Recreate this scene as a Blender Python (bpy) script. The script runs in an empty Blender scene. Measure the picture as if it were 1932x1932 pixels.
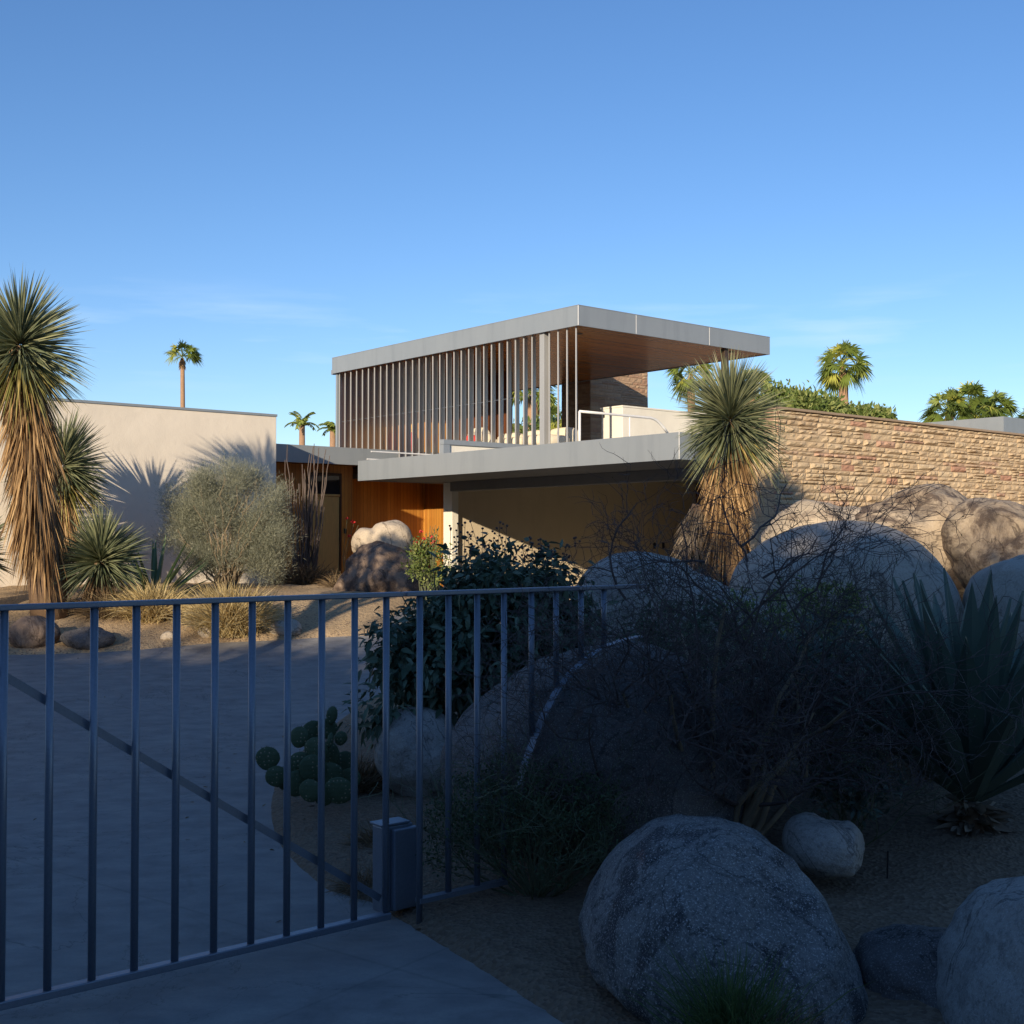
import bpy, bmesh, math, random
import numpy as np
from mathutils import Vector, Matrix, noise
R = math.radians
rng = np.random.default_rng(7); random.seed(7)
scene = bpy.context.scene
COL = scene.collection
# ------------------------------------------------------------------ camera frame (units of a 1932 px picture)
F = 2300.0; CX = CY = 966.0; PITCH = math.atan(52/2300); EYE = 1.6
def ray(px, py):
    v = CY-py
    return ((px-CX), F*math.cos(PITCH)-v*math.sin(PITCH), F*math.sin(PITCH)+v*math.cos(PITCH))
def P(px, py, Y):
    r = ray(px, py); k = Y/r[1]
    return Vector((r[0]*k, Y, EYE+r[2]*k))
def ss(a, b, x):
    t = np.clip((x-a)/(b-a), 0, 1); return t*t*(3-2*t)
def gh(x, y):
    x = np.asarray(x, float); y = np.asarray(y, float)
    z = .45*ss(9, 18, y)
    z = z+.37*ss(13.8, 17.0, y)*(1-ss(19.5, 23, y))*(1-ss(-1.6, 0.2, x))
    z = z+.28*ss(.4, 2.6, x)*ss(4.6, 8, y)*(1-.8*ss(16, 20, y))
    return z
def ghs(x, y): return float(gh(x, y))
def G(px, py, ymax=60):
    r = ray(px, py); y = 1.5
    while y < ymax:
        if EYE+r[2]/r[1]*y <= ghs(r[0]/r[1]*y, y): break
        y += .02
    return Vector((r[0]/r[1]*y, y, ghs(r[0]/r[1]*y, y)))
S = lambda y: y/F            # metres per pixel at depth y
# ------------------------------------------------------------------ bookkeeping
def tag(o, label=None, cat=None, group=None, kind=None):
    if label: o['label'] = label
    if cat: o['category'] = cat
    if group: o['group'] = group
    if kind: o['kind'] = kind
    return o
def empty(name, loc, rz=0, label=None, cat=None, group=None):
    o = bpy.data.objects.new(name, None); o.empty_display_size = .2
    o.location = loc; o.rotation_euler = (0, 0, rz); COL.objects.link(o)
    return tag(o, label, cat, group)
class MB:
    def __init__(s): s.v = []; s.f = []; s.t = []; s.n = 0; s.smooth = False
    def add(s, v, f, t=.5):
        v = np.asarray(v, float).reshape(-1, 3); s.v.append(v)
        s.f.extend([[i+s.n for i in q] for q in f])
        s.t.append(np.full(len(v), t) if np.isscalar(t) else np.asarray(t, float)); s.n += len(v)
    def box(s, x0, x1, y0, y1, z0, z1, t=.5):
        v = [(x, y, z) for z in (z0, z1) for x, y in ((x0, y0), (x1, y0), (x1, y1), (x0, y1))]
        s.add(v, [(3, 2, 1, 0), (4, 5, 6, 7), (0, 1, 5, 4), (1, 2, 6, 5), (2, 3, 7, 6), (3, 0, 4, 7)], t)
    def prism(s, pts, z0, z1):
        n = len(pts); v = [(x, y, z0) for x, y in pts]+[(x, y, z1) for x, y in pts]
        s.add(v, [tuple(range(n))[::-1], tuple(range(n, 2*n))]+[(i, (i+1) % n, n+(i+1) % n, n+i) for i in range(n)])
    def tube(s, pts, rad, n=8, t=.5, cap=True):
        pts = [Vector(p) for p in pts]; m = len(pts)
        if np.isscalar(rad): rad = [rad]*m
        v = []; u = None
        for i, p in enumerate(pts):
            d = (pts[min(i+1, m-1)]-pts[max(i-1, 0)])
            if d.length < 1e-9: d = Vector((0, 0, 1))
            d.normalize()
            if u is None: u = d.orthogonal().normalized()
            else:
                u = (u-d*u.dot(d)); u = u.normalized() if u.length > 1e-6 else d.orthogonal().normalized()
            w = d.cross(u)
            for k in range(n):
                a = 2*math.pi*k/n; v.append(p+(u*math.cos(a)+w*math.sin(a))*rad[i])
        f = [(i*n+k, i*n+(k+1) % n, (i+1)*n+(k+1) % n, (i+1)*n+k) for i in range(m-1) for k in range(n)]
        if cap: f += [tuple(range(n))[::-1], tuple(range((m-1)*n, m*n))]
        s.add(v, f, t)
    def bar(s, p, q, w, h, up=(0, 0, 1), t=.5):      # rectangular bar from p to q
        p = Vector(p); q = Vector(q); d = (q-p).normalized(); up = Vector(up)
        sd = d.cross(up).normalized()*w/2; u = sd.cross(d).normalized()*h/2
        v = [p-sd-u, p+sd-u, p+sd+u, p-sd+u, q-sd-u, q+sd-u, q+sd+u, q-sd+u]
        s.add(v, [(3, 2, 1, 0), (4, 5, 6, 7), (0, 1, 5, 4), (1, 2, 6, 5), (2, 3, 7, 6), (3, 0, 4, 7)], t)
    def leaves(s, Pp, D, L, W, tmpl='blade', droop=0, N=None, tint=None):
        Pp = np.asarray(Pp, float); n = len(Pp)
        if n == 0: return
        D = np.asarray(D, float); D = D/np.maximum(np.linalg.norm(D, axis=1, keepdims=True), 1e-9)
        if N is None: N = rng.normal(size=(n, 3))
        sd = np.cross(D, N); sd /= np.maximum(np.linalg.norm(sd, axis=1, keepdims=True), 1e-9)
        nn = np.cross(sd, D); L = np.broadcast_to(L, n); W = np.broadcast_to(W, n)
        droop = np.broadcast_to(droop, n)
        T, Fc = TM[tmpl]; k = len(T)
        u = T[:, 0][None, :, None]; v_ = T[:, 1][None, :, None]; w = T[:, 2][None, :, None]
        Lx = L[:, None, None]; Wx = W[:, None, None]
        V = Pp[:, None, :]+D[:, None, :]*u*Lx+sd[:, None, :]*v_*Wx+nn[:, None, :]*w*Wx
        V[:, :, 2] -= (droop[:, None]*L[:, None]*T[:, 0][None, :]**2)
        base = (np.arange(n)*k)
        if tint is None: tint = rng.random(n)
        s.v.append(V.reshape(-1, 3)); s.t.append(np.repeat(tint, k))
        for q in Fc:
            a = base[:, None]+np.array(q)[None, :]+s.n
            s.f.extend(a.tolist())
        s.n += n*k
    def build(s, name, mat, parent=None, loc=None, smooth=False, bevel=0):
        v = np.concatenate(s.v) if s.v else np.zeros((0, 3))
        if loc is not None: v = v-np.array(loc)
        me = bpy.data.meshes.new(name)
        me.from_pydata(v.tolist(), [], s.f)
        at = me.attributes.new('tint', 'FLOAT', 'POINT'); at.data.foreach_set('value', np.concatenate(s.t).astype(np.float32))
        if smooth: me.polygons.foreach_set('use_smooth', [True]*len(me.polygons))
        me.materials.append(mat); me.update()
        o = bpy.data.objects.new(name, me); COL.objects.link(o)
        if parent is not None: o.parent = parent
        elif loc is not None: o.location = loc
        if bevel:
            m = o.modifiers.new('b', 'BEVEL'); m.width = bevel; m.segments = 2; m.limit_method = 'ANGLE'
        return o
TM = {
 'blade': (np.array([(0, -.35, 0), (0, .35, 0), (.35, -.5, 0), (.35, .5, 0), (.72, -.34, 0), (.72, .34, 0), (1, 0, 0)]),
           [(0, 1, 3, 2), (2, 3, 5, 4), (4, 5, 6)]),
 'vee': (np.array([(0, -.45, .1), (0, 0, 0), (0, .45, .1), (.3, -.5, .2), (.3, 0, 0), (.3, .5, .2), (.6, -.42, .16), (.6, 0, 0), (.6, .42, .16), (.85, -.2, .06), (.85, 0, 0), (.85, .2, .06), (1, 0, .02)]),
         [(0, 1, 4, 3), (1, 2, 5, 4), (3, 4, 7, 6), (4, 5, 8, 7), (6, 7, 10, 9), (7, 8, 11, 10), (9, 10, 12), (10, 11, 12)]),
 'ovate': (np.array([(0, 0, 0), (.3, -.5, .12), (.3, 0, 0), (.3, .5, .12), (.65, -.36, .06), (.65, 0, -.05), (.65, .36, .06), (1, 0, -.12)]),
           [(0, 1, 2), (0, 2, 3), (1, 4, 5, 2), (2, 5, 6, 3), (4, 7, 5), (5, 7, 6)]),
 'tri': (np.array([(0, -.5, 0), (0, .5, 0), (1, 0, 0)]), [(0, 1, 2)]),
 'diamond': (np.array([(0, 0, 0), (.45, -.5, 0), (1, 0, 0), (.45, .5, 0)]), [(0, 1, 2, 3)]),
}
def sph(n, emin=-90, emax=90):
    z = rng.uniform(math.sin(R(emin)), math.sin(R(emax)), n); a = rng.uniform(0, 2*math.pi, n); r = np.sqrt(1-z*z)
    return np.stack([r*np.cos(a), r*np.sin(a), z], 1)
# ------------------------------------------------------------------ materials
class NT:
    def __init__(s, name):
        s.m = bpy.data.materials.new(name); s.m.use_nodes = True; s.t = s.m.node_tree; s.t.nodes.clear()
        s.out = s.n('ShaderNodeOutputMaterial'); s.b = s.n('ShaderNodeBsdfPrincipled'); s.l(s.b.outputs[0], s.out.inputs[0])
        s.tc = s.n('ShaderNodeTexCoord')
    def n(s, k, **kw):
        o = s.t.nodes.new(k)
        for a, b in kw.items(): setattr(o, a, b)
        return o
    def l(s, a, b): s.t.links.new(a, b)
    def vec(s, scale=(1, 1, 1), rot=(0, 0, 0)):
        m = s.n('ShaderNodeMapping'); m.inputs['Scale'].default_value = scale; m.inputs['Rotation'].default_value = rot
        s.l(s.tc.outputs['Object'], m.inputs[0]); return m.outputs[0]
    def noise(s, scale, det=4, rough=.55, vec=None, dist=0):
        o = s.n('ShaderNodeTexNoise'); o.inputs['Scale'].default_value = scale; o.inputs['Detail'].default_value = det
        o.inputs['Roughness'].default_value = rough; o.inputs['Distortion'].default_value = dist
        s.l(vec if vec is not None else s.tc.outputs['Object'], o.inputs['Vector']); return o.outputs['Fac']
    def ramp(s, fac, stops):
        o = s.n('ShaderNodeValToRGB'); e = o.color_ramp.elements
        while len(e) < len(stops): e.new(.5)
        for i, (p, c) in enumerate(stops):
            e[i].position = p; e[i].color = (*(c if hasattr(c, '__len__') else (c,)*3), 1)
        s.l(fac, o.inputs[0]); return o.outputs[0]
    def mix(s, fac, a, b, mode='MIX'):
        o = s.n('ShaderNodeMix', data_type='RGBA', blend_type=mode)
        for i, x in ((0, fac), (6, a), (7, b)):
            if isinstance(x, (int, float)): o.inputs[i].default_value = x
            elif isinstance(x, tuple): o.inputs[i].default_value = (*x, 1)
            else: s.l(x, o.inputs[i])
        return o.outputs[2]
    def base(s, c):
        if isinstance(c, tuple): s.b.inputs['Base Color'].default_value = (*c, 1)
        else: s.l(c, s.b.inputs['Base Color'])
    def rough(s, r, spec=.5, metal=0):
        s.b.inputs['Roughness'].default_value = r; s.b.inputs['Specular IOR Level'].default_value = spec; s.b.inputs['Metallic'].default_value = metal
    def bump(s, h, strength=.3, dist=.01, prev=None):
        o = s.n('ShaderNodeBump'); o.inputs['Strength'].default_value = strength; o.inputs['Distance'].default_value = dist
        s.l(h, o.inputs['Height'])
        if prev is not None: s.l(prev, o.inputs['Normal'])
        s.l(o.outputs[0], s.b.inputs['Normal']); return o.outputs[0]
    def attr(s): o = s.n('ShaderNodeAttribute', attribute_name='tint'); return o.outputs['Fac']
def foliage(name, c0, c1, trans=.25, rough=.55, stops=None):
    m = NT(name); a = m.attr(); col = m.ramp(a, stops or [(0, c0), (1, c1)])
    m.base(col); m.rough(rough, .3)
    t = m.n('ShaderNodeBsdfTranslucent'); m.l(col, t.inputs[0])
    x = m.n('ShaderNodeMixShader'); x.inputs[0].default_value = trans
    m.l(m.b.outputs[0], x.inputs[1]); m.l(t.outputs[0], x.inputs[2]); m.l(x.outputs[0], m.out.inputs[0]); return m.m
def mat_concrete():
    m = NT('concrete'); n1 = m.noise(.9, 5, .6); n2 = m.noise(60, 3, .7); n3 = m.noise(5, 4, .6, m.vec((.8, 1.3, 1), (0, 0, R(-20))))
    c = m.mix(n1, (.26, .245, .225), (.38, .36, .33)); c = m.mix(m.ramp(n3, [(.35, 0), (.7, 1)]), c, m.mix(.6, c, (.15, .15, .155)))
    c = m.mix(m.ramp(n2, [(.4, 0.0), (.75, .35)]), c, (.2, .2, .21)); n5 = m.noise(2.3, 6, .7, dist=.6); c = m.mix(m.ramp(n5, [(.55, 0), (.72, .45)]), c, (.12, .115, .11))
    sp = m.n('ShaderNodeSeparateXYZ'); m.l(m.vec((1, 1, 1), (0, 0, R(37))), sp.inputs[0]); ln = []
    for ax_, per in ((0, 3.1), (1, 3.4)):
        dv = m.n('ShaderNodeMath', operation='DIVIDE'); m.l(sp.outputs[ax_], dv.inputs[0]); dv.inputs[1].default_value = per
        fr = m.n('ShaderNodeMath', operation='FRACT'); m.l(dv.outputs[0], fr.inputs[0]); ln.append(m.ramp(fr.outputs[0], [(0, 1), (.0035, 0), (.9965, 0), (1, 1)]))
    for x in ln: c = m.mix(m.mix(1.0, x, (.22, .22, .22), 'MULTIPLY'), c, (.07, .07, .07))
    ck = m.noise(.55, 7, .6, dist=1.5); c = m.mix(m.ramp(ck, [(.496, 0), (.5, .5), (.504, 0)]), c, (.08, .08, .08))
    m.base(c); m.rough(.85, .25); m.bump(n2, .35, .004); return m.m
def mat_soil():
    m = NT('soil'); n1 = m.noise(1.1, 5, .6); v = m.n('ShaderNodeTexVoronoi'); v.inputs['Scale'].default_value = 55
    m.l(m.tc.outputs['Object'], v.inputs['Vector']); v2 = m.n('ShaderNodeTexVoronoi'); v2.inputs['Scale'].default_value = 23; m.l(m.tc.outputs['Object'], v2.inputs['Vector'])
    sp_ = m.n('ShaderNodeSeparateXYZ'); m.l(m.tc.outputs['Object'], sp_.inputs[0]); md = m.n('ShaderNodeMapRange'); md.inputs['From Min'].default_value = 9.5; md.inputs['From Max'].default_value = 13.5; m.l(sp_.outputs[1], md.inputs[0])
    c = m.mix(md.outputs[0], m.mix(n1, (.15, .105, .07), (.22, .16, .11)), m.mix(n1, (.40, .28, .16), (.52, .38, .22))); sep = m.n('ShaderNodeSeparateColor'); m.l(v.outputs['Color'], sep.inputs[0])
    c = m.mix(m.ramp(sep.outputs[0], [(.1, 0), (.9, .35)]), c, (.34, .27, .20)); c = m.mix(m.ramp(sep.outputs[1], [(.7, 0), (1, .8)]), c, (.14, .10, .075))
    m.base(c); m.rough(.95, .1); b = m.bump(v.outputs['Distance'], .6, .012); b = m.bump(v2.outputs['Distance'], .4, .012, b); m.bump(m.noise(8, 5), .5, .03, b); return m.m
def mat_stucco(name, col, dk=.9):
    m = NT(name); n = m.noise(70, 4, .6); l = m.noise(1.5, 4, .55)
    c = m.mix(m.ramp(l, [(.3, 0), (.7, 1)]), tuple(x*dk for x in col), col); st = m.noise(4, 5, .6, m.vec((1, 1, .1))); c = m.mix(m.ramp(st, [(.52, 0), (.8, .3)]), c, tuple(x*.7 for x in col)); m.base(c); m.rough(.9, .2); b = m.bump(n, .35, .008); m.bump(m.noise(6, 3), .25, .02, b); return m.m
def mat_fascia(name='fascia_paint', c0=(.245, .275, .30), c1=(.305, .33, .35), rough=.38):
    m = NT(name); n = m.noise(3, 5, .6, m.vec((1, 1, .4))); n2 = m.noise(60, 3, .7)
    n3 = m.noise(5, 5, .6, m.vec((1, 1, .12))); c = m.mix(n, c0, c1); c = m.mix(m.ramp(n3, [(.5, 0), (.75, .35)]), c, tuple(x*.72 for x in c0)); c = m.mix(m.ramp(n2, [(.45, 0), (.8, .2)]), c, (.25, .25, .26)); m.base(c); m.rough(rough, .5, .15); m.bump(n2, .12, .002); return m.m
def mat_wood(name, ax, c0, c1, pitch=.09, rough=.45, coat=0):
    # boards laid across local axis ax ('x','y' or 'xy' for vertical boards on both wall directions)
    m = NT(name); sep = m.n('ShaderNodeSeparateXYZ'); m.l(m.tc.outputs['Object'], sep.inputs[0])
    if ax == 'xy':
        ad = m.n('ShaderNodeMath', operation='ADD'); m.l(sep.outputs[0], ad.inputs[0]); m.l(sep.outputs[1], ad.inputs[1]); u = ad.outputs[0]
    else: u = sep.outputs[{'x': 0, 'y': 1}[ax]]
    dv = m.n('ShaderNodeMath', operation='DIVIDE'); m.l(u, dv.inputs[0]); dv.inputs[1].default_value = pitch
    fl = m.n('ShaderNodeMath', operation='FLOOR'); m.l(dv.outputs[0], fl.inputs[0]); fr = m.n('ShaderNodeMath', operation='FRACT'); m.l(dv.outputs[0], fr.inputs[0])
    wn = m.n('ShaderNodeTexWhiteNoise', noise_dimensions='1D'); m.l(fl.outputs[0], wn.inputs['W'])
    g = m.noise(9, 5, .6, m.vec((9, 9, .6) if ax == 'xy' else ((.6, 9, 9) if ax == 'y' else (9, .6, 9))), .6)
    c = m.mix(wn.outputs['Value'], c0, c1); c = m.mix(m.ramp(g, [(.35, 0), (.75, .5)]), c, tuple(x*.55 for x in c0))
    gr = m.ramp(fr.outputs[0], [(0, 0), (.06, 1), (.94, 1), (1, 0)]); c = m.mix(gr, tuple(x*.25 for x in c0), c)
    m.base(c); m.rough(rough, .5); m.bump(gr, .5, .004)
    if coat: m.b.inputs['Coat Weight'].default_value = coat; m.b.inputs['Coat Roughness'].default_value = .12
    return m.m
def mat_rock(name, c0, c1, stain=(.09, .07, .06), st=(.58, .72), speck=.35, sc=1.0, lich=None):
    m = NT(name); n1 = m.noise(1.3*sc, 6, .62); n2 = m.noise(45, 3, .8); n3 = m.noise(2.2*sc, 7, .68, dist=.7); n4 = m.noise(140, 2, .8)
    c = m.mix(m.ramp(n1, [(.3, 0), (.7, 1)]), c0, c1)
    c = m.mix(m.ramp(n3, [(st[0], 0), (st[1], .85)]), c, stain)
    if lich: c = m.mix(m.ramp(m.noise(3.1, 7, .7, dist=.4), [(.6, 0), (.66, .9)]), c, lich)
    ck = m.noise(1.1*sc, 5, .55, dist=1.2); c = m.mix(m.ramp(ck, [(.488, 0), (.5, .75), (.512, 0)]), c, tuple(x*.5 for x in stain))
    c = m.mix(m.ramp(n2, [(.5, 0), (.62, speck)]), c, (.07, .07, .075)); c = m.mix(m.ramp(n4, [(.56, 0), (.66, speck)]), c, (.62, .6, .57))
    m.base(c); m.rough(.85, .25); b = m.bump(n2, .6, .008); b = m.bump(m.noise(18, 6, .7), .7, .02, b); b = m.bump(m.noise(4, 6, .6, dist=.5), .6, .05, b); return m.m
def mat_plain(name, c, rough=.5, metal=0, spec=.5, nz=.12, sc=20, bump=0):
    m = NT(name); n = m.noise(sc, 4, .6); m.base(m.mix(n, tuple(x*(1-nz) for x in c), tuple(min(1, x*(1+nz)) for x in c))); m.rough(rough, spec, metal)
    if bump: m.bump(n, bump, .005)
    return m.m
def mat_tint(name, stops, rough=.85, bump=.4, sc=40):
    m = NT(name); c = m.ramp(m.attr(), stops); n = m.noise(sc, 5, .65); c = m.mix(m.ramp(n, [(.3, .35), (.7, 0)]), c, (.15, .10, .07)); m.base(c); m.rough(rough, .2); m.bump(n, bump, .012); return m.m
def mat_cactus():
    m = NT('cactus_pad'); v = m.n('ShaderNodeTexVoronoi'); v.inputs['Scale'].default_value = 42; v.inputs['Randomness'].default_value = .35; m.l(m.tc.outputs['Object'], v.inputs['Vector'])
    c = m.mix(m.noise(9, 5), (.05, .075, .035), (.10, .13, .065)); c = m.mix(m.ramp(v.outputs['Distance'], [(.12, 1), (.24, 0)]), c, (.33, .27, .17)); m.base(c); m.rough(.6, .35); m.bump(v.outputs['Distance'], .5, .006); return m.m
M = dict(
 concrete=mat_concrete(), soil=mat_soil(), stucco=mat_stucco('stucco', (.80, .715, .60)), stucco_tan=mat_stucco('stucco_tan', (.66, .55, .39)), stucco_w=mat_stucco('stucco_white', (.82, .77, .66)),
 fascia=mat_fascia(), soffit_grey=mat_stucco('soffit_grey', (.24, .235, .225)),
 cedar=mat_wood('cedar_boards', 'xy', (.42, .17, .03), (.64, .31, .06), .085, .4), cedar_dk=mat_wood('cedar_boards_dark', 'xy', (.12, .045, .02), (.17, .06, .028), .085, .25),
 soffit=mat_wood('varnished_soffit', 'y', (.36, .115, .022), (.50, .19, .045), .07, .27, .1),
 door=mat_wood('door_veneer', 'xy', (.60, .40, .13), (.64, .43, .15), 2.3, .45),
 glass=mat_plain('dark_glass', (.02, .022, .025), .05, 0, .6), frame=mat_plain('dark_frame', (.05, .03, .02), .5),
 louver=mat_fascia('louver_aluminium', (.33, .33, .33), (.41, .41, .40), .42), louver_nose=mat_fascia('nose_aluminium', (.42, .41, .39), (.5, .48, .46), .4),  # front edge coloured lighter than the blade: sunlight on it is painted in
 steel=mat_plain('galvanised_steel', (.21, .235, .28), .4, .5, .5, .18, 120, .1),
 white=mat_plain('white_paint', (.78, .76, .72), .4), black=mat_plain('black_plastic', (.02, .02, .02), .5),
 stone=mat_tint('sandstone', [(0, (.57, .42, .26)), (.3, (.67, .51, .32)), (.55, (.61, .455, .285)), (.88, (.69, .54, .35)), (.95, (.56, .35, .24)), (1, (.50, .27, .18))]),
 mortar=mat_plain('mortar', (.34, .25, .17), .95), stone_dk=mat_tint('chimney_stone', [(0, (.42, .28, .18)), (.6, (.52, .36, .23)), (1, (.38, .22, .14))]),
 rock_tan=mat_rock('tan_granite', (.50, .41, .30), (.60, .50, .38), (.17, .12, .09), (.56, .70), .15, .9),
 rock_stain=mat_rock('stained_granite', (.38, .29, .20), (.54, .43, .30), (.075, .05, .04), (.44, .56), .15, 1.3), rock_brown=mat_rock('brown_granite', (.24, .165, .115), (.34, .25, .18), (.07, .045, .035), (.44, .58), .2, 1.3),  # dark blotches on the stained granite are both stains and painted cast shadow
 rock_grey=mat_rock('grey_granite', (.38, .34, .285), (.50, .45, .375), (.22, .19, .155), (.52, .72), .25, .8),
 rock_pale=mat_rock('pale_granite', (.32, .29, .26), (.44, .405, .36), (.14, .12, .11), (.54, .72), .35, 1.6),
 rock_dark=mat_rock('dark_granite', (.105, .095, .09), (.165, .15, .14), (.045, .04, .04), (.48, .66), .35, 1.2),
 rock_speck=mat_rock('speckled_granite', (.15, .145, .135), (.26, .25, .235), (.045, .04, .042), (.50, .57), .65, 1.5, (.15, .085, .07)),
 yucca=foliage('yucca_leaf', None, None, .2, .4, [(0, (.08, .105, .055)), (.5, (.19, .215, .12)), (1, (.34, .34, .19))]),
 yucca_y=foliage('yucca_leaf_yellow', None, None, .2, .45, [(0, (.15, .17, .05)), (.6, (.33, .28, .09)), (1, (.48, .36, .13))]),
 thatch=foliage('dry_thatch', None, None, .12, .8, [(0, (.15, .085, .04)), (.5, (.36, .22, .10)), (1, (.56, .38, .19))]),
 thatch_g=foliage('grey_thatch', None, None, .12, .8, [(0, (.13, .10, .07)), (.5, (.27, .21, .15)), (1, (.42, .34, .25))]),
 thatch_dk=foliage('dark_thatch', None, None, .12, .8, [(0, (.08, .05, .03)), (.6, (.19, .125, .07)), (1, (.33, .23, .13))]),
 silver=foliage('silver_leaf', None, None, .25, .7, [(0, (.15, .16, .11)), (.5, (.26, .27, .195)), (1, (.42, .42, .31))]),
 bushleaf=foliage('broad_leaf', None, None, .2, .42, [(0, (.05, .08, .05)), (.6, (.10, .145, .09)), (1, (.20, .24, .16))]),
 blueleaf=foliage('blue_green_leaf', None, None, .2, .5, [(0, (.05, .08, .065)), (1, (.14, .19, .16))]),
 darkleaf=foliage('small_leaf', None, None, .2, .5, [(0, (.035, .06, .03)), (1, (.10, .14, .06))]),
 hedgeleaf=foliage('tree_leaf', None, None, .3, .55, [(0, (.09, .14, .03)), (.6, (.20, .25, .07)), (1, (.36, .38, .13))]),
 palmleaf=foliage('palm_leaf', None, None, .3, .45, [(0, (.09, .14, .03)), (.6, (.22, .28, .06)), (1, (.48, .48, .10))]),
 grass_gold=foliage('dry_grass', None, None, .3, .7, [(0, (.34, .25, .10)), (.6, (.62, .48, .23)), (1, (.78, .64, .36))]),
 grass_green=foliage('green_grass', None, None, .3, .6, [(0, (.05, .09, .03)), (1, (.14, .19, .06))]),
 grass_brown=foliage('brown_grass', None, None, .3, .7, [(0, (.12, .08, .045)), (1, (.32, .23, .13))]),
 agave=foliage('agave_leaf', None, None, .06, .45, [(0, (.09, .135, .105)), (1, (.17, .22, .17))]),
 sword=foliage('sword_leaf', None, None, .15, .35, [(0, (.05, .09, .04)), (1, (.13, .19, .09))]),
 bark=mat_plain('bark', (.20, .13, .08), .9, 0, .2, .35, 30, .6), palmbark=mat_plain('palm_bark', (.34, .21, .13), .9, 0, .2, .35, 8, .6),
 twig=mat_plain('thorny_twig', (.105, .078, .07), .8, 0, .3, .3, 30), twig_pale=mat_plain('pale_bark', (.26, .20, .13), .8, 0, .3, .45, 12, .4),
 stem_g=mat_plain('green_stem', (.12, .13, .07), .7), ocotillo=mat_plain('ocotillo_stem', (.13, .10, .085), .85, 0, .2, .3, 30, .4),
 cactus=mat_cactus(), red=mat_plain('red_petal', (.65, .06, .05), .5), pink=mat_plain('pink_petal', (.70, .16, .13), .5),
 cream=mat_plain('cream_fabric', (.75, .66, .50), .9), asphalt=mat_plain('asphalt', (.055, .055, .057), .9, 0, .2, .2, 60, .3),
 yellow=mat_plain('amber_paint', (.72, .40, .08), .5),
)
# ------------------------------------------------------------------ ground, driveway

drive_px = [(1060, 1932), (925, 1842), (790, 1757), (700, 1704), (618, 1680), (560, 1632), (530, 1596), (515, 1560), (511, 1525), (517, 1488), (545, 1440), (600, 1390), (680, 1330), (760, 1290), (860, 1262)]
far_px = [(700, 1199), (600, 1204), (530, 1208), (400, 1214), (345, 1219), (240, 1228), (150, 1233), (60, 1236), (0, 1236)]
poly = [(9, -14), (6.5, -3), (3.2, 0), (1.25, 2.3)]+[tuple(G(*p)[:2]) for p in drive_px]+[(.6, 11.6), (2.6, 13.2), (3.2, 15.2), (8, 21), (2, 24.5), (-.8, 20.8), (-.9, 18)]+[tuple(G(*p)[:2]) for p in far_px]+[(-11, 14.0), (-16, 11), (-22, -14)]
poly = np.array(poly)
def sdist(X, Y):
    X = X.ravel(); Y = Y.ravel(); best = np.full(X.shape, 1e9); inside = np.zeros(X.shape, bool); n = len(poly)
    for i in range(n):
        ax, ay = poly[i]; bx, by = poly[(i+1) % n]; ex, ey = bx-ax, by-ay
        t = np.clip(((X-ax)*ex+(Y-ay)*ey)/(ex*ex+ey*ey), 0, 1); best = np.minimum(best, np.hypot(X-ax-t*ex, Y-ay-t*ey))
        c = ((ay > Y) != (by > Y)) & (X < (bx-ax)*(Y-ay)/(by-ay+1e-12)+ax); inside ^= c
    return np.where(inside, -best, best)
def axis(lo, hi, step, far):
    a = list(np.arange(lo, hi, step)); d = step; x = hi
    while x < far: a.append(x); d *= 1.25; x += d
    d = step; x = lo-step
    while x > -far: a.insert(0, x); d *= 1.25; x -= d
    return np.array(a)
def grid_obj(name, xs, ys, zf, mat):
    X, Y = np.meshgrid(xs, ys); Z = zf(X, Y); nx = len(xs); ny = len(ys)
    idx = np.arange(nx*ny).reshape(ny, nx)
    q = np.stack([idx[:-1, :-1], idx[:-1, 1:], idx[1:, 1:], idx[1:, :-1]], -1).reshape(-1, 4)
    b = MB(); b.v = [np.stack([X.ravel(), Y.ravel(), Z.ravel()], 1)]; b.f = q.tolist(); b.t = [np.full(nx*ny, .5)]; b.n = nx*ny
    return b.build(name, mat, smooth=True)
def zsoil(X, Y):
    sd = sdist(X, Y).reshape(X.shape); z = gh(X, Y)
    nz = np.array([noise.fractal(Vector((x*1.3, y*1.3, 0)), 1, 2, 4) if abs(x) < 12 and 0 < y < 26 else 0 for x, y in zip(X.ravel(), Y.ravel())]).reshape(X.shape)
    z = z+np.clip(sd*.55, -.09, .035)+np.clip(sd, 0, 1)*(.03+.05*np.abs(nz))
    return z
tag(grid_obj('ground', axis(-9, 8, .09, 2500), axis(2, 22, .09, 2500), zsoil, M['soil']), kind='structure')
tag(grid_obj('driveway', np.arange(-22, 9, .5), np.arange(-3, 25, .25), lambda X, Y: gh(X, Y), M['concrete']), kind='structure')
b = MB(); b.box(-40, 40, -12, -3.02, -.2, -.005); tag(b.build('road', M['asphalt']), kind='structure')
# ------------------------------------------------------------------ house (local x = right-away wall direction, local y = left-away wall direction)
HR = math.atan2(.642, .767); HO = Vector((2.02, 14.7, 0))
house = empty('house', HO, HR, 'low modern house with flat grey roofs, cedar walls and a louvred upper terrace', 'house')
def part(fn, name, mat, parent=house, **kw):
    b = MB(); fn(b); return b.build(name, mat, parent, **kw)
def bx(name, mat, x0, x1, y0, y1, z0, z1, parent=house, bevel=.004): return part(lambda b: b.box(x0, x1, y0, y1, z0, z1), name, mat, parent, bevel=bevel)
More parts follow.
